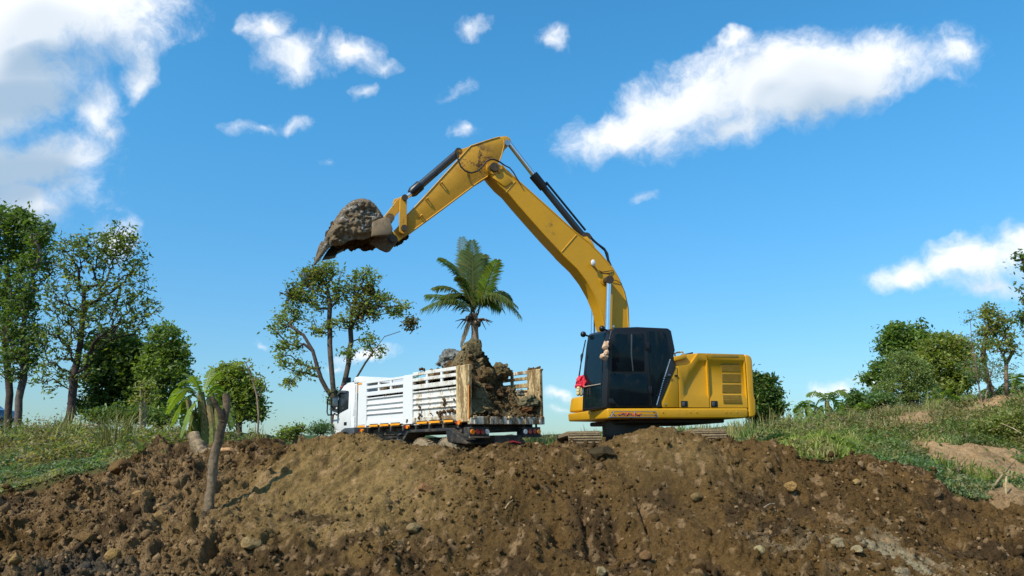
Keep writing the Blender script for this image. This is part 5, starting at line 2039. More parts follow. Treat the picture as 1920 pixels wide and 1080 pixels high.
for vv in (SV0 - .10, SV1 + .04):
    link_plate('idler_link', (734, 556), (730, 795), .070, .075, vv, .06, 'yellow_worn', None)
p, q_ = Z3([(734, 556), (730, 792)], SV0)
for c_, r__ in ((p, .062), (q_, .066)):
    mb = ex()
    mb.tube([c_ + (0, -.14, 0), c_ + (0, SV1 - SV0 + .14, 0)], r__, 14)
    exl('link_pin', mb, 'pin')
for vv in (SV0 + .0, SV1 - .07):
    link_plate('power_link', (722, 566), (606, 712), .085, .085, vv, .07, 'yellow_worn', None)
mb = ex()
ring = Z3([(700, 600), (672, 612), (656, 585), (660, 556), (680, 545), (700, 552), (716, 575), (696, 566), (682, 564), (676, 576), (684, 588)], SV0 + .04)
mb.prism(ring, 1, .10)
exl('lifting_eye', mb, 'yellow_worn', bevel=.006)

# bucket ----------------------------------------------------------------
KV0, KV1 = VC - .52, VC + .52
prof = [(958, 470), (938, 450), (918, 415), (872, 346), (824, 282), (762, 238), (684, 217), (604, 226), (548, 246), (500, 274), (452, 316), (404, 366), (360, 432), (318, 500), (274, 580), (236, 650), (200, 722), (164, 800), (128, 880), (92, 962), (56, 1052)]
inner = [(988, 560), (950, 545), (930, 500), (870, 400), (812, 322), (752, 284), (684, 262), (612, 270), (560, 290), (516, 318), (472, 356), (430, 404), (390, 464), (350, 530), (310, 606), (274, 674), (240, 742), (200, 818), (156, 896), (112, 972), (60, 1054)]
mb = ex()
A_, B_ = np.array(ZB(prof, KV0)), np.array(ZB(inner, KV0))
n = len(A_)
# fine shell; the lip is worn back towards the far corner
NS = 22
vs, fs = [], []
for j in range(NS + 1):
    o_ = np.array([0, (KV1 - KV0) * j / NS, 0])
    ti = np.arange(n) * (1 - .20 * (j / NS) ** .7)
    for Q in (A_, B_):
        vs += list(np.stack([np.interp(ti, np.arange(n), Q[:, k]) for k in range(3)], -1) + o_)
W2 = 2 * n
for j in range(NS):
    b0_, b1_ = j * W2, (j + 1) * W2
    for i in range(n - 1):
        fs.append((b0_ + i, b1_ + i, b1_ + i + 1, b0_ + i + 1))
        fs.append((b0_ + n + i, b0_ + n + i + 1, b1_ + n + i + 1, b1_ + n + i))
    fs.append((b0_, b0_ + n, b1_ + n, b1_))
    fs.append((b0_ + n - 1, b1_ + n - 1, b1_ + 2 * n - 1, b0_ + 2 * n - 1))
for b0_, rv in ((0, 0), (NS * W2, 1)):
    for i in range(n - 1):
        q4 = (b0_ + i, b0_ + i + 1, b0_ + n + i + 1, b0_ + n + i)
        fs.append(q4[::-1] if rv else q4)
mb.add(vs, fs)
bucket = exl('bucket', mb, 'bucket', angle=60)


def mudplate(name, poly, v, th, seed, amp, parent, holes=0):
    """plate with a crust of dried mud: a fine grid clipped to the outline, pushed outward unevenly"""
    P2 = np.array(ZB(poly, v))
    q2 = P2[:, [0, 2]]
    lo, hi = q2.min(0), q2.max(0)
    st = .016
    gx_, gz_ = np.arange(lo[0] - st, hi[0] + st, st), np.arange(lo[1] - st, hi[1] + st, st)
    GX, GZ = np.meshgrid(gx_, gz_)
    fx, fz = GX.ravel(), GZ.ravel()
    ins = np.zeros(len(fx), bool)
    dist = np.full(len(fx), 9.0)
    m_ = len(q2)
    for i in range(m_):
        (x1, z1), (x2, z2) = q2[i], q2[(i + 1) % m_]
        cr = ((z1 > fz) != (z2 > fz)) & (fx < (x2 - x1) * (fz - z1) / (z2 - z1 + 1e-12) + x1)
        ins ^= cr
        L2 = (x2 - x1) ** 2 + (z2 - z1) ** 2 + 1e-12
        tt = np.clip(((fx - x1) * (x2 - x1) + (fz - z1) * (z2 - z1)) / L2, 0, 1)
        dist = np.minimum(dist, np.hypot(fx - x1 - tt * (x2 - x1), fz - z1 - tt * (z2 - z1)))
    sd_ = np.where(ins, dist, -dist)
    pp = p3(fx, fz, seed)
    h = amp * np.clip(.35 + .9 * fbm(pp * 3.2, 5, seed), 0, 2) + amp * .75 * np.abs(fbm(pp * 8, 4, seed + 3)) - amp * .4 * (1 - sstep(np.abs(fbm(pp * 4, 4, seed + 7)), 0, .15))
    h = h * sstep(sd_, -.01, .10) + .0
    V = np.stack([fx, np.full(len(fx), v) - h, fz], -1)
    nx_, nz_ = len(gx_), len(gz_)
    ii = np.arange(nx_ * nz_).reshape(nz_, nx_)
    Fq = np.stack([ii[:-1, :-1], ii[:-1, 1:], ii[1:, 1:], ii[1:, :-1]], -1).reshape(-1, 4)
    keep = (sd_[Fq] > -.012).all(1)
    Fq = Fq[keep]
    V2 = V.copy()
    V2[:, 1] = v + th
    n0 = len(V)
    # rim
    ed = {}
    for f_ in Fq:
        for k in range(4):
            a, b = int(f_[k]), int(f_[(k + 1) % 4])
            if (b, a) in ed:
                ed.pop((b, a))
            else:
                ed[(a, b)] = 1
    rim = np.array([(b, a, a + n0, b + n0) for a, b in ed])
    Vv = np.concatenate([V, V2]) - EB
    Ff = np.concatenate([Fq, Fq[:, ::-1] + n0, rim])
    return mesh_np(name, Vv, Ff, M['bucket'], parent, None, True)


side = [(938, 452), (918, 415), (872, 346), (824, 282), (762, 238), (684, 217), (604, 226), (548, 246), (500, 274), (452, 316), (404, 366), (360, 432), (318, 500), (274, 580), (236, 650), (200, 722), (164, 800), (128, 880), (92, 962), (58, 1050), (76, 1050), (150, 962), (205, 890), (250, 835),
        (290, 812), (390, 806), (440, 790), (490, 752), (600, 722), (690, 732), (740, 712), (790, 692), (850, 690), (890, 640), (930, 560)]
sp_ = mudplate('side_plate', side, KV0, .05, 5, .085, bucket)
sp2 = mudplate('side_plate', side, KV1 - .05, .05, 9, .03, bucket)
lug = [(800, 510), (870, 480), (940, 458), (968, 445), (1010, 458), (1042, 490), (1040, 545), (1060, 600), (1040, 650), (1000, 678), (900, 682), (790, 692), (800, 600)]
mb = ex()
mb.prism(ZB(lug, KV0 - .10), 1, .10)
exl('lug_plate', mb, 'lug', bucket, bevel=.02)
for vv in (SV0 - .16, SV1 + .08):
    mb = ex()
    mb.prism(ZB([(780, 640), (900, 560), (990, 560), (1060, 640), (1105, 730), (1100, 780), (1060, 830), (1010, 880), (960, 888), (900, 862), (830, 820), (760, 780)], vv), 1, .07)
    exl('hinge_ear', mb, 'yellow_dirty', bucket, bevel=.015)
p = ZB([(1032, 762)], SV0)[0]
for r__, e_ in ((.105, .17), (.065, .21)):
    mb = ex()
    mb.tube([p + (0, -e_, 0), p + (0, SV1 - SV0 + e_, 0)], r__, 18)
    exl('bucket_pin', mb, 'pin', bucket)
p = ZB([(1010, 480)], SV0)[0]
mb = ex()
mb.tube([p + (0, -.12, 0), p + (0, SV1 - SV0 + .12, 0)], .085, 16)
exl('linkage_pin', mb, 'yellow_dirty', bucket)
# cutting edge and teeth
for i in range(1, 5):
    f_ = i / 4
    ti = (n - 1) * (1 - .20 * f_ ** .7)
    a = np.array([np.interp(ti - 1.6, np.arange(n), A_[:, k]) for k in range(3)]) + np.array([0, (KV1 - KV0 - .12) * f_, 0])
    b = np.array([np.interp(ti - .2, np.arange(n), A_[:, k]) for k in range(3)]) + np.array([0, (KV1 - KV0 - .12) * f_, 0])
    d = (b - a) / np.linalg.norm(b - a)
    nrm_ = np.array([d[2], 0, -d[0]])
    mb = ex()
    A2 = [a - nrm_ * .03, a + nrm_ * .05, b + d * .10 + nrm_ * .01, b + d * .10 - nrm_ * .005]
    mb.loft(A2, [p_ + np.array([0, .11, 0]) for p_ in A2])
    exl('tooth', mb, 'bucket', bucket, bevel=.008)
mb = ex()
mb.prism(ZB([(176, 962), (345, 932), (364, 886), (560, 790), (440, 780), (300, 800), (232, 872)], KV1 - .34), 1, .28)
exl('inner_lip', mb, 'black_dull', bucket, bevel=.012)
# earth left inside the bucket, ragged underneath
r = np.random.default_rng(8)
P, sz = [], []
for i in range(150):
    a, b = ZB([(420 + r.uniform(0, 520), 0)], KV0)[0], None
    zx = 300 + r.uniform(0, 1) * 600
    zy = 640 + 60 * r.uniform() - 130 * (zx < 420)
    vv = KV0 + r.uniform(.06, KV1 - KV0 - .08)
    P.append(ZB([(zx, zy)], KV0)[0] + np.array([0, vv - KV0, 0]) - EB)
    sz.append(r.uniform(.06, .13))
mud = scatter('stuck_mud', [lump(ICO2, 70 + k) for k in range(5)], np.array(P), np.array(sz), np.repeat(np.array([[.06, .036, .017]]), 150, 0) * r.uniform(.7, 1.3, 150)[:, None], M['dirt'], r)
mud.parent = bucket
mud['kind'] = 'stuff'
# mud under the stick tip
P = np.array([Z3([(690 + t * 90, 900 - t * 62 + r.uniform(-8, 8))], r.uniform(SV0, SV1))[0] - EB for t in r.uniform(-.3, .9, 40)])
mud = scatter('stuck_mud', [lump(ICO2, 80 + k) for k in range(4)], P, r.uniform(.02, .05, 40), np.repeat(np.array([[.05, .03, .015]]), 40, 0), M['dirt'], r)
mud.parent = stick
mud['kind'] = 'stuff'

# wire rack under the cab door
mb = ex()
VR = -.11
for zy, xa, xb in ((808, 615, 985), (836, 600, 995), (857, 586, 1000)):
    a, b = Z5([(xa, zy), (xb, zy)], VR)
    mb.tube([a, b], .0075, 6)
    for e_ in (a, b):
        mb.tube([e_, np.array([e_[0], -.02, e_[2]])], .010, 6)
for zx in (0, .5, 1):
    mb.tube(Z5([(615 + zx * 370, 810), (586 + zx * 414, 856)], VR), .010, 6)
a, b = Z5([(586, 857), (1000, 857)], VR)
for f_ in np.linspace(0, 1, 9):
    e_ = a * (1 - f_) + b * f_
    mb.tube([e_, np.array([e_[0], -.02, e_[2]])], .006, 5)
rack = exl('wire_rack', mb, 'steel')
mb = ex()
mb.tube(Z5([(760, 862), (775, 875)], -.09), .02, 6)
exl('rack_bracket', mb, 'black', rack)


def exthing(name, label, cat, p, mats):
    o = thing(name, label, cat, EO + EM @ np.array(p), None, Matrix([list(r_) for r_ in EM]))
    return o


r = np.random.default_rng(21)
p0 = Z5([(745, 842)], -.09)[0]
mb = MB(p0)
for k in range(3):
    pts = [Z5([(660 + i * 19 + r.uniform(-8, 8), 838 + r.uniform(-16, 8))], -.09 + r.uniform(-.03, .03))[0] for i in range(11)]
    mb.tube(pts, .016, 7)
o = mb.build('rope', M['redcoat'], None)
o.matrix_world = Matrix.Translation(Vector(EO + EM @ p0)) @ Matrix([list(q_) for q_ in EM]).to_4x4()
tag(o, 'orange red coil of rope lying in the wire rack under the cab door', 'rope')
p0 = Z5([(325, 520)], CW_ + .02)[0]
gar = exthing('garland', 'red ribbon garland with cream flower tassels hung on the cab front', 'garland', p0, None)
mb = MB(p0)
for k, (zx, zb_) in enumerate(((303, 650), (326, 652))):
    mb = MB(p0)
    for i in range(5):
        mb.ball(Z5([(zx + r.uniform(-3, 3), 600 + i * (zb_ - 600) / 4)], CW_ - .05)[0], .042, 8, 6)
    mb.build('flower_tassel', M['petal'], gar)
mb = MB(p0)
mb.tube([Z5([(335, 585)], CW_ - .03)[0], fr(.66, 0, .88, .03), fr(.72, 0, .20, .03)], .008, 6)
mb.build('twine', M['twine'], gar)
# ------------------------------------------------------------------ dump truck
def rotm(yaw, pitch, roll):
    cy, sy = math.cos(yaw), math.sin(yaw)
    Rz = np.array([[cy, -sy, 0], [sy, cy, 0], [0, 0, 1]])
    cp, sp_ = math.cos(pitch), math.sin(pitch)
    Ry = np.array([[cp, 0, sp_], [0, 1, 0], [-sp_, 0, cp]])
    cr, sr = math.cos(roll), math.sin(roll)
    return Rz @ Ry @ np.array([[1, 0, 0], [0, cr, -sr], [0, sr, cr]])


TR = rotm(2.277, .001, -.025)
TO = np.array([-1.011, 18.805, .825])
TB = np.array([3.2, -1.2, -1.32])
truck = thing('dump_truck', 'white dump truck heaped with earth, its rear open and muddy', 'truck', TO + TR @ TB, None, Matrix([list(q_) for q_ in TR]))
LB, HB, WB = 5.37, 1.41, 2.4


def TP(px, py, ax, val):
    d = ray(px, py) @ TR
    o = -TO @ TR
    return o + d * ((val - o[ax]) / d[ax])


def tm():
    return MB(TB)


def tl(name, mb, mat, parent=None, **k):
    return mb.build(name, M[mat], parent or truck, **k)


def tbox(name, a, b, mat, parent=None, bevel=.008, **k):
    return tl(name, tm().box(a, b), mat, parent, bevel=bevel, seg=1, **k)


TH = .055
# bed sides: posts, rails, slats, ribbed plate
for s_, nm in ((0, 'side_board'), (1, 'side_board')):
    y0, y1 = (-TH, 0.0) if s_ == 0 else (-WB, -WB + TH)
    yo = 0 if s_ == 0 else -WB
    sg = 1 if s_ == 0 else -1
    rw = ('whitedirty', 'white') if s_ == 0 else ('postmud', 'whitedirty')
    sb = tbox(nm, (.5, y0 + .01, .08), (LB - .4, y1 - .01, .20), rw[1])
    if s_ == 0:
        tbox('bottom_rail', (.53, y0, .10), (2.49, y1 + .004, .215), 'sill', sb)
    tbox('rear_post', (.0, y0 - .02, .03), (.53, y1 + .02, HB), 'postmud', sb, .012)
    tbox('middle_post', (2.49, y0 - .01, .05), (2.95, y1 + .012, 1.36), rw[0] if s_ else 'white', sb, .012)
    tbox('front_post', (4.89, y0 - .01, .03), (LB, y1 + .012, 1.345), 'white', sb, .012)
    tbox('top_rail', (.53, y0, 1.315), (2.49, y1, 1.405), 'sill' if s_ else 'whitedirty', sb)
    tbox('top_rail', (2.95, y0, 1.285), (4.89, y1, 1.35), rw[1], sb)
    for (xa, xb, dz, mt_) in ((.53, 2.49, 0, rw[0]), (2.95, 4.89, -.03, rw[1])):
        for (za, zb) in ((1.157, 1.243), (.955, 1.071), (.86, .90)):
            tbox('slat', (xa, y0, za + dz), (xb, y1 + (.004 if s_ == 0 else 0), zb + dz), mt_, sb)
        third = (xb - xa) / 3
        for k in (1, 2):
            tbox('slat_divider', (xa + third * k - .045, y0 + .006, 1.0 + dz), (xa + third * k + .045, y1 - .006, 1.33 + dz * .9), mt_, sb, 0)
        tbox('ribbed_plate', (xa, y0 + .002, .19), (xb, y1 - .04, .87 + dz), mt_, sb, 0)
        if s_ == 0:
            for zr in (.71, .573, .437):
                mb = tm()
                prof_ = [(0, zr + .035 + dz), (.045, zr + .012 + dz), (.045, zr - .012 + dz), (0, zr - .03 + dz)]
                mb.prism([np.array([xa, y1 - .042 + a, z_]) for a, z_ in prof_], 0, xb - xa)
                tl('rib', mb, mt_, sb, bevel=.004, seg=1)
    if s_ == 0:
        for (za, zb) in ((1010, 1080), (898, 980), (808, 885), (610, 680), (530, 595), (452, 515), (365, 420)):
            xa, xb = TP(580 + zb / 4, 793, 1, 0)[0], TP(580 + za / 4, 793, 1, 0)[0]
            tbox('reflector', (xa, .002, .045), (xb, .018, .098), 'orange', sb, .003)
            tbox('tie_tab', (xa + .01, .001, .105), (xb - .01, .012, .122), 'black', sb, 0)
        tbox('reflector', (LB - .012, .014, 1.04), (LB + .012, .022, 1.33), 'orange', sb, .002)
        tbox('reflector', (LB - .22, .0125, 1.285), (LB + .008, .0215, 1.335), 'orange', sb, .002)
        tbox('reflector', (-.006, .021, .10), (.035, .030, .9), 'amber', sb, .002)
tbox('headboard', (LB - .06, -WB + .06, .05), (LB + .0, -.06, 1.40), 'white')
mb = tm()
mb.prism([np.array(p) for p in ((5.10, -.02, 1.36), (5.70, -.02, 1.36), (5.70, -.02, 1.46), (5.62, -.02, 1.535), (5.30, -.02, 1.535))], 1, -2.2)
tl('canopy_guard', mb, 'white', bevel=.015)
tbox('bed_floor', (.05, -WB + .05, .02), (LB - .05, -.05, .10), 'sill')
# rear sill with its lugs
sill = tbox('rear_sill', (-.05, -WB - .01, -.035), (.09, .01, .150), 'sill', None, .012)
for yy in (-.12, -.62, -1.18, -1.75, -2.25):
    tbox('sill_gusset', (-.075, yy - .035, -.03), (-.045, yy + .035, .12), 'sill', sill, .006)
for yy in (-.1, -1.2, -2.3):
    tbox('hinge_lug', (-.10, yy - .05, .10), (-.04, yy + .05, .17), 'postmud', sill, .01)
tbox('sill_reflector', (-.056, -1.80, .0), (-.048, -1.62, .04), 'orange', sill, 0)
# chassis
ch = tbox('chassis_frame', (-.02, -1.65, -.62), (7.0, -.75, -.30), 'chassis')
tbox('cross_beam', (.20, -2.2, -.20), (5.3, -.2, -.02), 'chassis', ch, 0)
for xx in np.arange(.5, 5.2, .62):
    tbox('bed_bearer', (xx, -2.34, -.10), (xx + .07, -.04, .025), 'chassis', ch, 0)
tbox('fuel_tank', (3.5, -.85, -.85), (4.9, -.30, -.30), 'chassis', ch, .05)
mb = tm()
mb.tube([(.75, -1.2, -.75), (2.4, -1.2, -.75)], .16, 10)
tl('axle_case', mb, 'chassis', ch)
tbox('underrun_bar', (-.02, -2.1, -.80), (.06, -.3, -.68), 'chassis', ch, .01)
mb = tm()
mb.tube([(-.04, -1.55, -.50), (-.04, -1.3, -.46), (-.04, -1.0, -.52)], .028, 8)
tl('red_hose', mb, 'red', ch)
# tail lights
for (ya, yb, cols_) in ((.03, -.58, ('amber', 'red', 'red', 'clear')), (-1.66, -2.28, ('clear', 'red', 'red', 'amber'))):
    lb = tbox('tail_light_box', (-.02, yb, -.34), (.22, ya, -.10), 'chassis', None, .012)
    tbox('light_box_lip', (-.05, yb - .01, -.36), (.0, ya + .01, -.325), 'lug' if ya > 0 else 'chassis', lb, .004)
    for k, c_ in enumerate(cols_):
        yy = ya - .09 - k * (ya - yb - .16) / 3
        mb = tm()
        mb.tube([(-.045, yy, -.215), (-.02, yy, -.215)], [.058, .066], 16)
        tl('tail_light', mb, c_, lb)
    for yy in (ya - .1, yb + .1):
        tbox('light_hanger', (.02, yy - .02, -.12), (.06, yy + .02, .0), 'chassis', lb, 0)
# side marker lamps
for zx, zy in ((1128, 690), (742, 722), (400, 750)):
    p = TP(580 + zx / 4, 620 + zy / 4, 1, .03)
    mb = tm()
    mb.tube([(p[0] - .03, .03, p[2]), (p[0] - .03, .09, p[2])], .05, 12)
    ml = tl('marker_lamp', mb, 'amber')
    mb = tm()
    mb.tube([(p[0] + .06, .02, p[2] + .005), (p[0] + .06, .08, p[2] + .005)], .045, 12)
    tl('marker_lens', mb, 'red', ml)
    tbox('lamp_bracket', (p[0] - .02, -.3, p[2] + .03), (p[0] + .05, .03, p[2] + .06), 'chassis', ml, 0)
# rear mudguard
mb = tm()
up = [(.10, -.48), (.30, -.36), (.80, -.095), (2.70, -.095), (2.93, -.31), (2.97, -.52)]
lo = [(.12, -.51), (.33, -.40), (.83, -.165), (2.66, -.165), (2.87, -.34), (2.90, -.52)]
mb.prism([np.array([a, .02, z_]) for a, z_ in up] + [np.array([a, .02, z_]) for a, z_ in lo[::-1]], 1, -.62)
mg = tl('mudguard', mb, 'chassis', bevel=.006)
mb = tm()
mb.prism([np.array(p) for p in ((.80, .01, -.10), (.98, .01, -.10), (.90, .01, -.42), (.10, .01, -.50), (.06, .01, -.47))], 1, -.04)
tl('mud_flap', mb, 'chassis', mg, bevel=.006)
mb = tm()
mb.tube([(2.98, .05, -.52), (3.10, .05, -.50), (3.14, .05, -.30), (3.08, .05, -.20), (2.94, .05, -.19)], .022, 8)
tl('step_rail', mb, 'steel', mg)
tbox('step', (2.98, -.1, -.56), (3.2, .06, -.50), 'clear', mg, .01)


def wheel(x, yo, w_, r_=.50, nm='wheel'):
    zc = -1.32 + r_
    prof_ = [(.30, 0), (r_ - .06, .0), (r_ - .015, .03), (r_, .07), (r_, w_ - .07), (r_ - .015, w_ - .03), (r_ - .06, w_), (.30, w_)]
    mb = tm()
    n = 40
    vs = []
    for k in range(n):
        a = 2 * math.pi * k / n
        for rr, yy in prof_:
            vs.append((x + rr * math.cos(a), yo - yy, zc + rr * math.sin(a)))
    m_ = len(prof_)
    fs = [(k * m_ + i, k * m_ + i + 1, ((k + 1) % n) * m_ + i + 1, ((k + 1) % n) * m_ + i) for k in range(n) for i in range(m_ - 1)]
    mb.add(vs, fs)
    wh = tl(nm, mb, 'rubber', angle=45)
    mb = tm()
    for k in range(36):
        a = 2 * math.pi * k / 36
        for sgn in (0, 1):
            ya = yo - (.02 + sgn * (w_ * .5))
            yb = ya - w_ * .44
            c0_ = np.array([math.cos(a + sgn * .08), 0, math.sin(a + sgn * .08)])
            c1_ = np.array([math.cos(a + .10 + sgn * .08), 0, math.sin(a + .10 + sgn * .08)])
            o0 = np.array([x, 0, zc])
            lo_, hi_ = r_ - .03, r_ + .016
            P = [o0 + c0_ * lo_ + (0, ya, 0), o0 + c1_ * lo_ + (0, ya, 0), o0 + c1_ * hi_ + (0, ya, 0), o0 + c0_ * hi_ + (0, ya, 0)]
            mb.prism(P, 1, yb - ya)
    tl('tread', mb, 'rubber', wh)
    mb = tm()
    mb.tube([(x, yo - .10, zc), (x, yo - w_ + .05, zc)], .31, 24)
    mb.tube([(x, yo - .02, zc), (x, yo - .12, zc)], .14, 14)
    tl('rim', mb, 'chassis', wh)
    return wh


for x_ in (1.03, 2.17):
    for yo in (-.02, -.34, -1.74, -2.06):
        wheel(x_, yo, .28)
for yo in (-.06, -2.02):
    wheel(6.08, yo, .30)
# cab ------------------------------------------------------------
YC = -.05
cp_ = [(5.60, -.30), (5.66, .07), (5.545, 1.345), (5.60, 1.40), (6.10, 1.40), (6.36, 1.335), (6.60, 1.175), (6.96, .42), (7.05, .05), (7.07, -.35), (7.02, -.75), (6.62, -.75), (6.56, -.45), (6.40, -.15), (6.15, -.02), (5.90, -.06), (5.72, -.20)]
mb = tm()
mb.prism([np.array([a, YC, z_]) for a, z_ in cp_], 1, -2.3)
tcab = tl('cab', mb, 'white', bevel=.035, seg=3)


def cpanel(name, poly, mat, y0, y1, parent=None, bevel=.006):
    mb = tm()
    mb.prism([np.array([a, y0, z_]) for a, z_ in poly], 1, y1 - y0)
    return tl(name, mb, mat, parent or tcab, bevel=bevel, seg=2)


cdoor = cpanel('door', [(5.88, .02), (5.93, 1.20), (6.05, 1.27), (6.34, 1.27), (6.58, 1.15), (6.92, .44), (6.98, .06), (6.66, .02), (6.52, -.12), (6.40, -.16), (6.20, .0)], 'white', YC + .012, YC - .03, truck, .010)
cpanel('window', [(6.02, .62), (6.0, 1.13), (6.06, 1.165), (6.57, 1.15), (6.60, 1.12), (6.78, .46), (6.74, .44), (6.50, .52), (6.12, .60)], 'glassdirty', YC + .018, YC, cdoor, .004)
cpanel('wind_visor', [(6.12, 1.10), (6.15, 1.175), (6.50, 1.20), (6.64, 1.10), (6.70, .98), (6.58, 1.08), (6.45, 1.13)], 'grey', YC + .06, YC + .015, cdoor, .01)
cpanel('handle', [(6.10, .14), (6.10, .235), (6.26, .235), (6.26, .14)], 'black', YC + .026, YC, cdoor, .006)
cpanel('fender', [(5.55, -.34), (5.60, .06), (5.80, .055), (6.16, .06), (6.36, .0), (6.52, -.14), (6.60, -.34), (6.52, -.40), (6.42, -.20), (6.22, -.06), (6.0, -.08), (5.80, -.2), (5.72, -.4)], 'grey', YC + .05, YC - .3, truck, .02)
mb = tm()
p = TP(590 + 332 / 6.748, 690 + 824 / 6.75, 1, .03)
mb.tube([(p[0], .0, p[2]), (p[0], .05, p[2])], .045, 12)
tl('marker_lamp', mb, 'amber')
cpanel('grille_edge', [(7.055, -.40), (7.065, .05), (7.085, .05), (7.10, -.40)], 'black', YC - .02, YC - 2.25, tcab, 0)
cpanel('side_vent', [(5.70, .40), (5.64, 1.1), (5.70, 1.1), (5.76, .40)], 'white', YC + .010, YC, tcab, .002)
mb = tm()
vs_ = [np.array(p) for p in ((6.98, YC - .12, .46), (6.63, YC - .12, 1.13), (6.63, YC - 2.18, 1.13), (6.98, YC - 2.18, .46))]
nn_ = np.array([.02, 0, .012])
mb.loft([p - nn_ * .5 for p in vs_], [p + nn_ for p in vs_])
tl('windshield', mb, 'glassdirty', tcab)
# ladder between cab and bed
mb = tm()
for xx in (5.43, 5.53):
    mb.tube([(xx, .02, .06), (xx, .02, 1.30)], .018, 6)
for zz_ in np.linspace(.15, 1.25, 6):
    mb.tube([(5.43, .02, zz_), (5.53, .02, zz_)], .012, 6)
tl('ladder', mb, 'white')
tbox('air_intake', (5.40, -.42, .85), (5.50, -.05, 1.22), 'black')
# roof lamp and beacon
p = TP(590 + 405 / 6.748, 690 + 150 / 6.75, 1, -1.3)
rl = tbox('roof_lamp', (p[0] - .10, -1.42, p[2] - .09), (p[0] + .10, -1.2, p[2] + .08), 'black', None, .02)
mb = tm()
mb.tube([(p[0], -1.31, p[2]), (p[0] - .02, -1.31, 1.38)], .02, 6)
mb.tube([(p[0] - .3, -1.31, p[2] - .16), (p[0] + .3, -1.31, p[2] - .2)], .015, 6)
tl('lamp_stand', mb, 'steel', rl)
p = TP(590 + 342 / 6.748, 690 + 246 / 6.75, 1, -.15)
mb = tm()
mb.ball(p, .055, 10, 7)
tl('beacon', mb, 'red')
mb = tm()
mb.prism([np.array(q_) for q_ in ((6.42, -.06, 1.30), (6.56, -.06, 1.27), (6.84, -.06, 1.08), (6.82, -.06, 1.04), (6.62, -.06, 1.15))], 1, -2.25)
tl('sun_visor', mb, 'black', bevel=.01)
# mirrors
YM = .22
for (zx0, zy0, zx1, zy1) in ((170, 375, 216, 492), (164, 522, 212, 592)):
    a, b = TP(590 + zx0 / 6.748, 690 + zy0 / 6.75, 1, YM), TP(590 + zx1 / 6.748, 690 + zy1 / 6.75, 1, YM)
    mr = tbox('mirror', (b[0], YM - .22, b[2]), (b[0] + .10, YM, a[2]), 'black', None, .02)
    tbox('mirror_glass', (b[0] - .006, YM - .20, b[2] + .02), (b[0] + .0, YM - .02, a[2] - .02), 'mirror', mr, 0)
mb = tm()
mb.tube([TP(590 + x_ / 6.748, 690 + y_ / 6.75, 1, YM - .1) for x_, y_ in ((285, 285), (200, 320), (165, 400), (158, 560), (170, 596), (240, 590), (258, 575))], .022, 7)
tl('mirror_arm', mb, 'black')
# mud lumps sticking to the near side board
r = np.random.default_rng(31)
P, sz = [], []
for zx, zy, rr in ((1012, 520, .07), (1010, 552, .06), (1085, 518, .04), (828, 575, .05), (828, 590, .04), (1070, 600, .09), (1040, 604, .07), (1010, 608, .07), (985, 612, .06), (960, 616, .05), (912, 622, .04), (830, 630, .06), (820, 650, .05), (980, 640, .07), (985, 660, .05),
                  (735, 670, .04), (730, 685, .03), (845, 285, .07), (830, 292, .05), (860, 292, .05), (575, 480, .03), (560, 482, .03), (600, 478, .03), (1095, 610, .06)):
    P.append(TP(580 + zx / 4, 620 + zy / 4, 1, .02) - TB)
    sz.append(rr)
mud = scatter('stuck_mud', [lump(ICO2, 90 + k) for k in range(5)], np.array(P), np.array(sz), np.repeat(np.array([[.11, .065, .03]]), len(P), 0), M['dirt'], r)
mud.parent = truck
mud['kind'] = 'stuff'
P = [np.array([-.02, -WB * t_, .13 + r.uniform(-.02, .06)]) - TB for t_ in r.uniform(0, 1, 60)] + [np.array([r.uniform(0, .55), -WB, HB + r.uniform(-.05, .05)]) - TB for _ in range(24)] + [np.array([r.uniform(.0, .5), -WB + .06, r.uniform(.15, 1.4)]) - TB for _ in range(24)]
mud = scatter('stuck_mud', [lump(ICO2, 95 + k) for k in range(5)], np.array(P), r.uniform(.02, .07, len(P)), np.repeat(np.array([[.12, .075, .035]]), len(P), 0), M['dirt'], r)
mud.parent = truck
mud['kind'] = 'stuff'

# ------------------------------------------------------------------ the load of earth
lx, ly = np.arange(.02, LB - .07, .022), np.arange(-WB + .07, -.065, .022)
X, Y = np.meshgrid(lx, ly)
fx, fy = X.ravel(), Y.ravel()
wob = .10 * fbm(p3(fx * 1.6, fy * 1.6), 3, 121)
f_ = np.clip((fx + wob * .6) / (.82 + .28 * sstep(-fy, .6, 2.0)), 0, 1)
ridge = .10 + 1.18 * f_ ** .9
side_fall = 1 - .38 * sstep(-fy, 1.25, 2.2) * (1 - sstep(fx, 1.2, 2.4))
z = ridge * side_fall
z = z * (1 - .22 * sstep(fx, 2.2, 3.4))
z += .42 * np.exp(-((fx - .66) / .40) ** 2 - ((fy + .48) / .36) ** 2)
z += .34 * np.exp(-((fx - 1.1) / .5) ** 2 - ((fy + .75) / .42) ** 2)
z += .22 * np.exp(-((fx - 1.0) / .4) ** 2 - ((fy + 1.25) / .3) ** 2)
z += .16 * np.exp(-((fx - .35) / .25) ** 2 - ((fy + 1.75) / .3) ** 2)
inner_edge = np.minimum.reduce([-fy - .06, fy + WB - .06, LB - .06 - fx])
z = z * (.80 + .20 * sstep(inner_edge, 0, .35))
for sc, amp, sd, cov in ((2.6, .13, 3, .45), (5.5, .07, 4, .5), (12, .032, 6, .5)):
    d, v_ = worley(fx * sc + wob, fy * sc, sd + 200)
    z += amp * np.sqrt(np.clip(1 - (d / .65) ** 2, 0, 1)) * (v_ > cov) * (.4 + v_) * np.clip(f_ * 3, .25, 1)
z += .02 * fbm(p3(fx * 14, fy * 14), 3, 130)
z = np.maximum(z, .105)
back = 1 - sstep(fx, .9, 1.5)
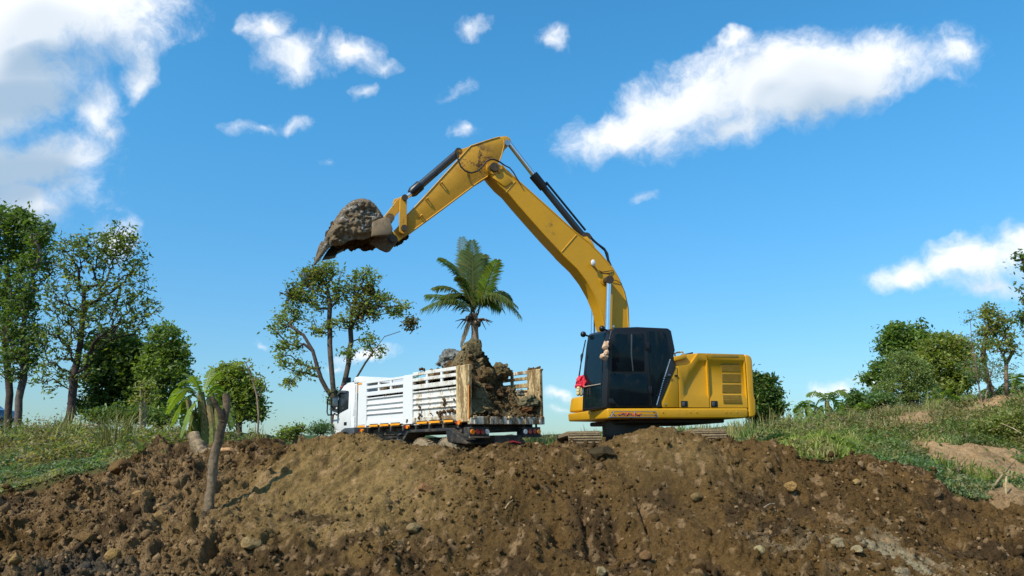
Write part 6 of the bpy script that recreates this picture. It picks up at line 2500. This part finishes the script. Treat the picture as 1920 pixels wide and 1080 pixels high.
qx = fx - back * (.10 * blocks(fy * 2.6 + 3, z * 2.6, 401, .4) + .06 * blocks(fy * 5.5 + 1, z * 5.5, 402, .4) + .03 * fbm(p3(fy * 9, z * 9), 3, 403)) * sstep(fx, .02, .3)
tones = fbm(p3(fx * 2.2, fy * 2.2), 4, 131)
C = np.array([.135, .085, .038])[None] * (1 + .3 * tones)[:, None]
k = sstep(tones, .1, .5)[:, None] * .7
C = C * (1 - k) + np.array([.19, .155, .085])[None] * k
k = sstep(-tones, .2, .6)[:, None] * .7
C = C * (1 - k) + np.array([.07, .042, .02])[None] * k
nx, ny = len(lx), len(ly)
ii = np.arange(nx * ny).reshape(ny, nx)
Fq = np.stack([ii[:-1, :-1], ii[:-1, 1:], ii[1:, 1:], ii[1:, :-1]], -1).reshape(-1, 4)
LBASE = np.array([2.6, -1.2, .10])
load = thing('earth_load', 'heap of brown and grey earth filling the open truck bed', 'earth heap', TO + TR @ LBASE, None, Matrix([list(q_) for q_ in TR]))
mesh_np('earth_heap', np.stack([qx, fy, z], -1) - LBASE, Fq, M['dirt'], load, np.clip(C, .01, 1), True)


def chunk(name, label, p, size, sc, seed, col, amp=.35, parent=load):
    V, Fc = ico(5)
    rr = np.random.default_rng(seed)
    for _ in range(10):
        n = rr.normal(size=3)
        n /= np.linalg.norm(n)
        d = rr.uniform(.6, .9)
        s_ = V @ n
        V = np.where((s_ > d)[:, None], V - np.outer(s_ - d, n), V)
    V = V * (1 + amp * .5 * fbm(V * 2.2 + seed, 4, seed) + amp * .28 * np.abs(fbm(V * 6 + seed, 4, seed + 1)))[:, None]
    c1 = np.array(col)[None] * (1 + .35 * fbm(V * 3 + seed, 4, seed + 2))[:, None]
    k = sstep(fbm(V * 4 + seed, 3, seed + 4), .15, .5)[:, None]
    c1 = c1 * (1 - k * .6) + np.array([.17, .125, .055])[None] * k * .6
    V = V * size * np.array(sc)
    o = mesh_np(name, V, Fc, M['dirt'], parent, np.clip(c1, .01, 1), True)
    o.location = Vector(np.array(p) - LBASE)
    if label:
        o['label'] = label
    return o


p = TP(884, 664, 0, .95)
chunk('clay_block', 'dark grey green block of clay on top of the heap', p, .36, (1.0, .85, 1.0), 5, (.105, .090, .050), .35)
p = TP(842, 674, 1, -.9)
chunk('clay_block', 'pebbly pale grey lump beside the dark clay block', p + np.array([0, 0, -.06]), .30, (1.35, 1.0, .8), 8, (.22, .23, .22), .7)
p = TP(905, 712, 0, .66)
chunk('earth_clod', 'big rounded brown clod on the rear of the heap', p, .34, (1.0, 1.05, .9), 12, (.125, .078, .034), .4)
p = TP(938, 698, 0, 1.3)
chunk('earth_clod', None, p, .26, (1.0, 1.0, .9), 14, (.15, .115, .055), .5)
p = TP(990, 752, 0, .22)
chunk('clay_block', 'grey clod near the floor at the open rear', p, .22, (1.0, 1.3, .8), 16, (.16, .14, .08), .6)
p = TP(976, 737, 0, .5)
chunk('clay_block', None, p, .10, (1, 1, 1.1), 18, (.20, .20, .18), .6)
p = TP(988, 770, 0, .10)
chunk('earth_clod', 'reddish clod on the bed floor', p, .12, (1, 1.6, .8), 20, (.14, .055, .022), .4)
p = TP(915, 728, 0, .38)
chunk('earth_clod', None, p, .15, (1, 1.4, .8), 22, (.08, .04, .02), .4)
r = np.random.default_rng(33)
rear = np.where(fx < 1.15)[0]
k = r.choice(rear, 260)
P = np.stack([qx[k] - .02, fy[k], z[k]], -1) - LBASE
m_ = scatter('earth_clods', mid, P, .03 + .045 * r.pareto(2.4, 260).clip(0, 1.6), C[k] * r.uniform(.6, 1.5, 260)[:, None], M['dirt'], r)
m_.parent = load
m_['kind'] = 'stuff'
n = 2600
k = np.where(r.uniform(0, 1, n) < .6, r.choice(rear, n), r.integers(0, len(fx), n))
P = np.stack([qx[k], fy[k], z[k]], -1) - LBASE
m_ = scatter('earth_crumbs', small, P, .012 + .02 * r.pareto(2.8, n).clip(0, 2), C[k] * r.uniform(.7, 1.5, n)[:, None], M['dirt'], r)
m_.parent = load
m_['kind'] = 'stuff'
V, Fc, n_ = banana_leaf(np.array([2.95, -.25, 1.25]), np.array([2.55, -.35, 1.40]), .03, .10, r)
o = mesh_np('torn_leaf', V, Fc, M['leaf'], None, np.repeat(np.array([[.07, .14, .03]]), len(V), 0))
o.matrix_world = Matrix.Translation(Vector(TO)) @ Matrix([list(q_) for q_ in TR]).to_4x4()
tag(o, 'scrap of green leaf caught on the load behind the top rail', 'leaf')
# ------------------------------------------------------------------ dead wood and small things
def wood(pts, radii, seed, n=16, col=(.20, .145, .085)):
    """tapering gnarled limb along a polyline, returned as arrays"""
    pts = np.array(pts, float)
    t = np.linspace(0, len(pts) - 1, (len(pts) - 1) * 9 + 1)
    C = np.stack([np.interp(t, np.arange(len(pts)), pts[:, k]) for k in range(3)], -1)
    ks = np.array([1, 2, 3, 2, 1.]) / 9
    for k in range(3):
        C[2:-2, k] = np.convolve(C[:, k], ks, 'valid')
    R_ = np.interp(t, np.arange(len(pts)), radii)
    V = []
    prev = np.array([1.0, 0, 0])
    for i, c in enumerate(C):
        d = C[min(i + 1, len(C) - 1)] - C[max(i - 1, 0)]
        d /= np.linalg.norm(d) + 1e-9
        a = prev - d * np.dot(prev, d)
        a /= np.linalg.norm(a)
        prev = a
        b = np.cross(d, a)
        for k in range(n):
            th = 2 * math.pi * k / n
            V.append(c + (a * math.cos(th) + b * math.sin(th)) * R_[i])
    V = np.array(V)
    nrm = V - np.repeat(C, n, 0)
    V = V + nrm * (.30 * fbm(V * np.array([7, 7, 2.5]) + seed, 4, seed) + .16 * np.abs(fbm(V * np.array([22, 22, 5.]) + seed, 3, seed + 5)))[:, None]
    Fc = [(i * n + k, i * n + (k + 1) % n, (i + 1) * n + (k + 1) % n, (i + 1) * n + k) for i in range(len(C) - 1) for k in range(n)]
    m_ = len(V)
    V = np.concatenate([V, C[:1], C[-1:]])
    L_ = (len(C) - 1) * n
    Fc += [(k, m_, m_, (k + 1) % n)[:4] for k in range(0)]
    Fa = np.array(Fc)
    caps = np.array([(L_ + k, L_ + (k + 1) % n, m_ + 1, m_ + 1) for k in range(n)])
    tone = fbm(V * np.array([6, 6, 1.5]) + seed, 4, seed + 1)
    CC = np.array(col)[None] * (1 + .45 * tone)[:, None]
    return V, Fa, caps, CC


def wood_obj(name, pts, radii, seed, parent, base, col=(.20, .145, .085)):
    V, Fa, caps, CC = wood(pts, radii, seed, col=col)
    me_v = V - np.array(base)
    me = bpy.data.meshes.new(name)
    me.from_pydata([tuple(v) for v in me_v], [], [tuple(f_) for f_ in Fa] + [(a, b, c) for a, b, c, _ in caps])
    a_ = me.attributes.new('col', 'FLOAT_COLOR', 'POINT')
    c4 = np.ones((len(V), 4), np.float32)
    c4[:, :3] = np.clip(CC, .01, 1)
    a_.data.foreach_set('color', c4.ravel())
    finish(me, M['deadwood'], True, 60)
    return link(name, me, parent)


YS = 11.55
sb_ = at(391, 962, YS)
stump = thing('dead_tree', 'forked dead tree trunk standing in the dug earth on the left', 'dead tree', sb_)
wood_obj('trunk', [at(388, 985, YS), at(390, 955, YS), at(397, 910, YS), at(404, 850, YS + .02), at(412, 810, YS + .05), at(420, 786, YS + .08)], [.088, .085, .072, .060, .058, .060], 3, stump, sb_, (.125, .092, .058))
wood_obj('limb', [at(418, 792, YS + .08), at(424, 775, YS + .1), at(425, 755, YS + .1), at(424, 738, YS + .1)], [.06, .048, .045, .042], 5, stump, sb_, (.115, .080, .05))
wood_obj('limb', [at(418, 790, YS + .06), at(413, 772, YS), at(404, 758, YS - .05), at(398, 744, YS - .08)], [.045, .036, .030, .026], 7, stump, sb_, (.115, .080, .05))
YL = 16.2
lb_ = at(382, 850, YL)
log = thing('log', 'pale sawn log leaning into the bank behind the dead tree', 'log', lb_)
wood_obj('log_body', [at(387, 856, YL), at(376, 842, YL + .1), at(366, 826, YL + .2), at(360, 816, YL + .3)], [.15, .14, .125, .12], 9, log, lb_, (.26, .19, .115))
p = ground_hit(424, 852)
rt = wood_obj('root', [p + (-.25, .1, -.05), p + (-.1, 0, .06), p + (.08, -.02, .07), p + (.22, .05, -.06)], [.03, .035, .035, .025], 13, None, p, (.33, .19, .09))
rt.location = p
tag(rt, 'pale curved root arching out of the dirt behind the dead trunk', 'root')
# cloth and ribbons: crumpled tubes
def crumple(name, pts, radii, seed, mat, parent, amp=.5, label=None, cat=None):
    V, Fa, caps, CC = wood(pts, radii, seed)
    C0 = V.mean(0)
    V = V + (amp * .05 * np.stack([fbm(V * 11 + seed + 9 * k, 4, seed + k) for k in range(3)], -1))
    me = bpy.data.meshes.new(name)
    me.from_pydata([tuple(v) for v in V - C0], [], [tuple(f_) for f_ in Fa] + [(a, b, c) for a, b, c, _ in caps])
    finish(me, M[mat], True, 50)
    o = link(name, me, None)
    if parent is not None:
        o.parent = parent
        o.matrix_parent_inverse = parent.matrix_world.inverted()
    o.location = Vector(C0)
    return tag(o, label, cat)


bpy.context.view_layer.update()


def wz5(x_, y_, v):
    return EO + EM @ Z5([(x_, y_)], v)[0]


crumple('tan_cloth', [wz5(547, 190, -.06), wz5(548, 205, -.08), wz5(544, 240, -.09), wz5(547, 262, -.08), wz5(541, 300, -.09), wz5(535, 330, -.09), wz5(536, 356, -.08)], [.03, .065, .06, .042, .05, .07, .03], 61, 'tancloth', None, .55,
        'bunched tan cloth tied to the cab mirror', 'cloth')
for k, (x0, x1, y1, dv_) in enumerate(((318, 304, 594, -.02), (326, 318, 588, -.06), (338, 330, 596, -.04), (345, 356, 590, -.10))):
    crumple('ribbon', [wz5(x0, 500, CW_ + dv_), wz5((x0 + x1) / 2, 530, CW_ + dv_), wz5(x1, 560, CW_ + dv_), wz5(x1 - 3, y1, CW_ + dv_)], [.02, .04, .045, .04], 63 + k, 'redcloth', gar, .7)

# stakes and twigs on the right
YK = 13.4
kb = at(1886, 948, YK)
kb[2] = min(kb[2], float(hground(kb[0], kb[1])[0]))
o = wood_obj('bamboo_stake', [kb - (0, 0, .2), at(1886, 920, YK), at(1887, 893, YK)], [.017, .016, .014], 15, None, kb, (.42, .33, .18))
o.location = kb
tag(o, 'thin upright bamboo stake at the right edge of the dirt', 'stake')
kb = at(1852, 935, 13.9)
o = wood_obj('dry_branch', [at(1850, 940, 13.9), at(1868, 905, 14.0), at(1890, 878, 14.2), at(1905, 862, 14.4)], [.02, .018, .014, .008], 17, None, kb, (.22, .16, .09))
o.location = kb
tag(o, 'thin dry branch leaning up the bare sand on the right bank', 'branch')
for i, (a_px, b_px, lab) in enumerate((((1430, 958), (1452, 952), 'short pale twig on the slope below the engine cover'), ((947, 962), (962, 945), 'forked dry twig on the slope right of the tooth marks'), ((1880, 795), (1915, 812), 'bare grey branch lying across the right bank shrub'))):
    if a_px[0] < 1800:
        a, b = ground_hit(*a_px), ground_hit(*b_px)
        a, b = a + (0, -.03, .04), b + (0, -.03, .05)
    else:
        a, b = at(*a_px, 17.6), at(*b_px, 17.2)
    o = wood_obj('twig', [a, (a + b) / 2 + (0, 0, .02), b], [.010, .009, .005], 50 + i, None, a, (.36, .27, .16))
    o.location = a
    tag(o, lab, 'twig')
# scrap of plastic on the bank
p = at(1826, 800, 19.5)
mb = MB(p)
mb.prism([p + np.array(q_) for q_ in ((-.05, 0, -.09), (.06, .02, -.10), (.05, 0, .02), (.01, .01, .10), (-.03, 0, .06))], 1, .05)
o = mb.build('plastic_scrap', M['pale'], None, bevel=.01)
o.location = p
tag(o, 'small white plastic scrap lying on the right grass bank', 'litter')
# the parked car glimpsed between the trunks at the left edge
YV = 38.0
cb_ = at(-64, 794, YV)
cb_[2] = float(hground(cb_[0], cb_[1])[0]) + .25
car = thing('parked_car', 'dark blue car parked behind the trunks at the far left edge', 'car', cb_)


def cbx(name, prof_, y0, y1, mat, parent, bevel=.04):
    mb = MB()
    mb.prism([np.array([a, y0, z_]) for a, z_ in prof_], 1, y1 - y0)
    return mb.build(name, M[mat], parent, bevel=bevel)


bd = cbx('body', [(-2.1, .35), (-2.1, .75), (-1.7, .92), (-1.1, .95), (-.6, 1.42), (.55, 1.45), (1.25, .98), (2.0, .85), (2.1, .5), (2.05, .3)], -.8, .8, 'carblue', car)
cbx('window', [(-.95, .98), (-.55, 1.36), (-.02, 1.38), (-.02, .98)], -.812, -.79, 'mirror', car, .01)
cbx('window', [(.05, .98), (.05, 1.38), (.5, 1.38), (1.05, .98)], -.812, -.79, 'mirror', car, .01)
for xx in (-1.35, 1.3):
    for y0 in (-.82, .6):
        mb = MB()
        mb.tube([(xx, y0, .32), (xx, y0 + .22, .32)], .32, 18)
        w_ = mb.build('wheel', M['hose'], car)
        mb = MB()
        mb.tube([(xx, y0 - .01, .32), (xx, y0 + .02, .32)], .19, 14)
        mb.build('rim', M['steel'], w_)
# low plank rail by the left grove
p = at(150, 797, 24)
mb = MB(p)
mb.box(p + np.array([-.55, -.05, -.03]), p + np.array([.55, .05, .03]))
mb.box(p + np.array([-.5, -.03, -.5]), p + np.array([-.42, .03, -.03]))
mb.box(p + np.array([.42, -.03, -.5]), p + np.array([.5, .03, -.03]))
o = mb.build('plank_bench', M['twine'], None, bevel=.006)
o.location = p
tag(o, 'low weathered plank rail in the grass under the left grove', 'rail')
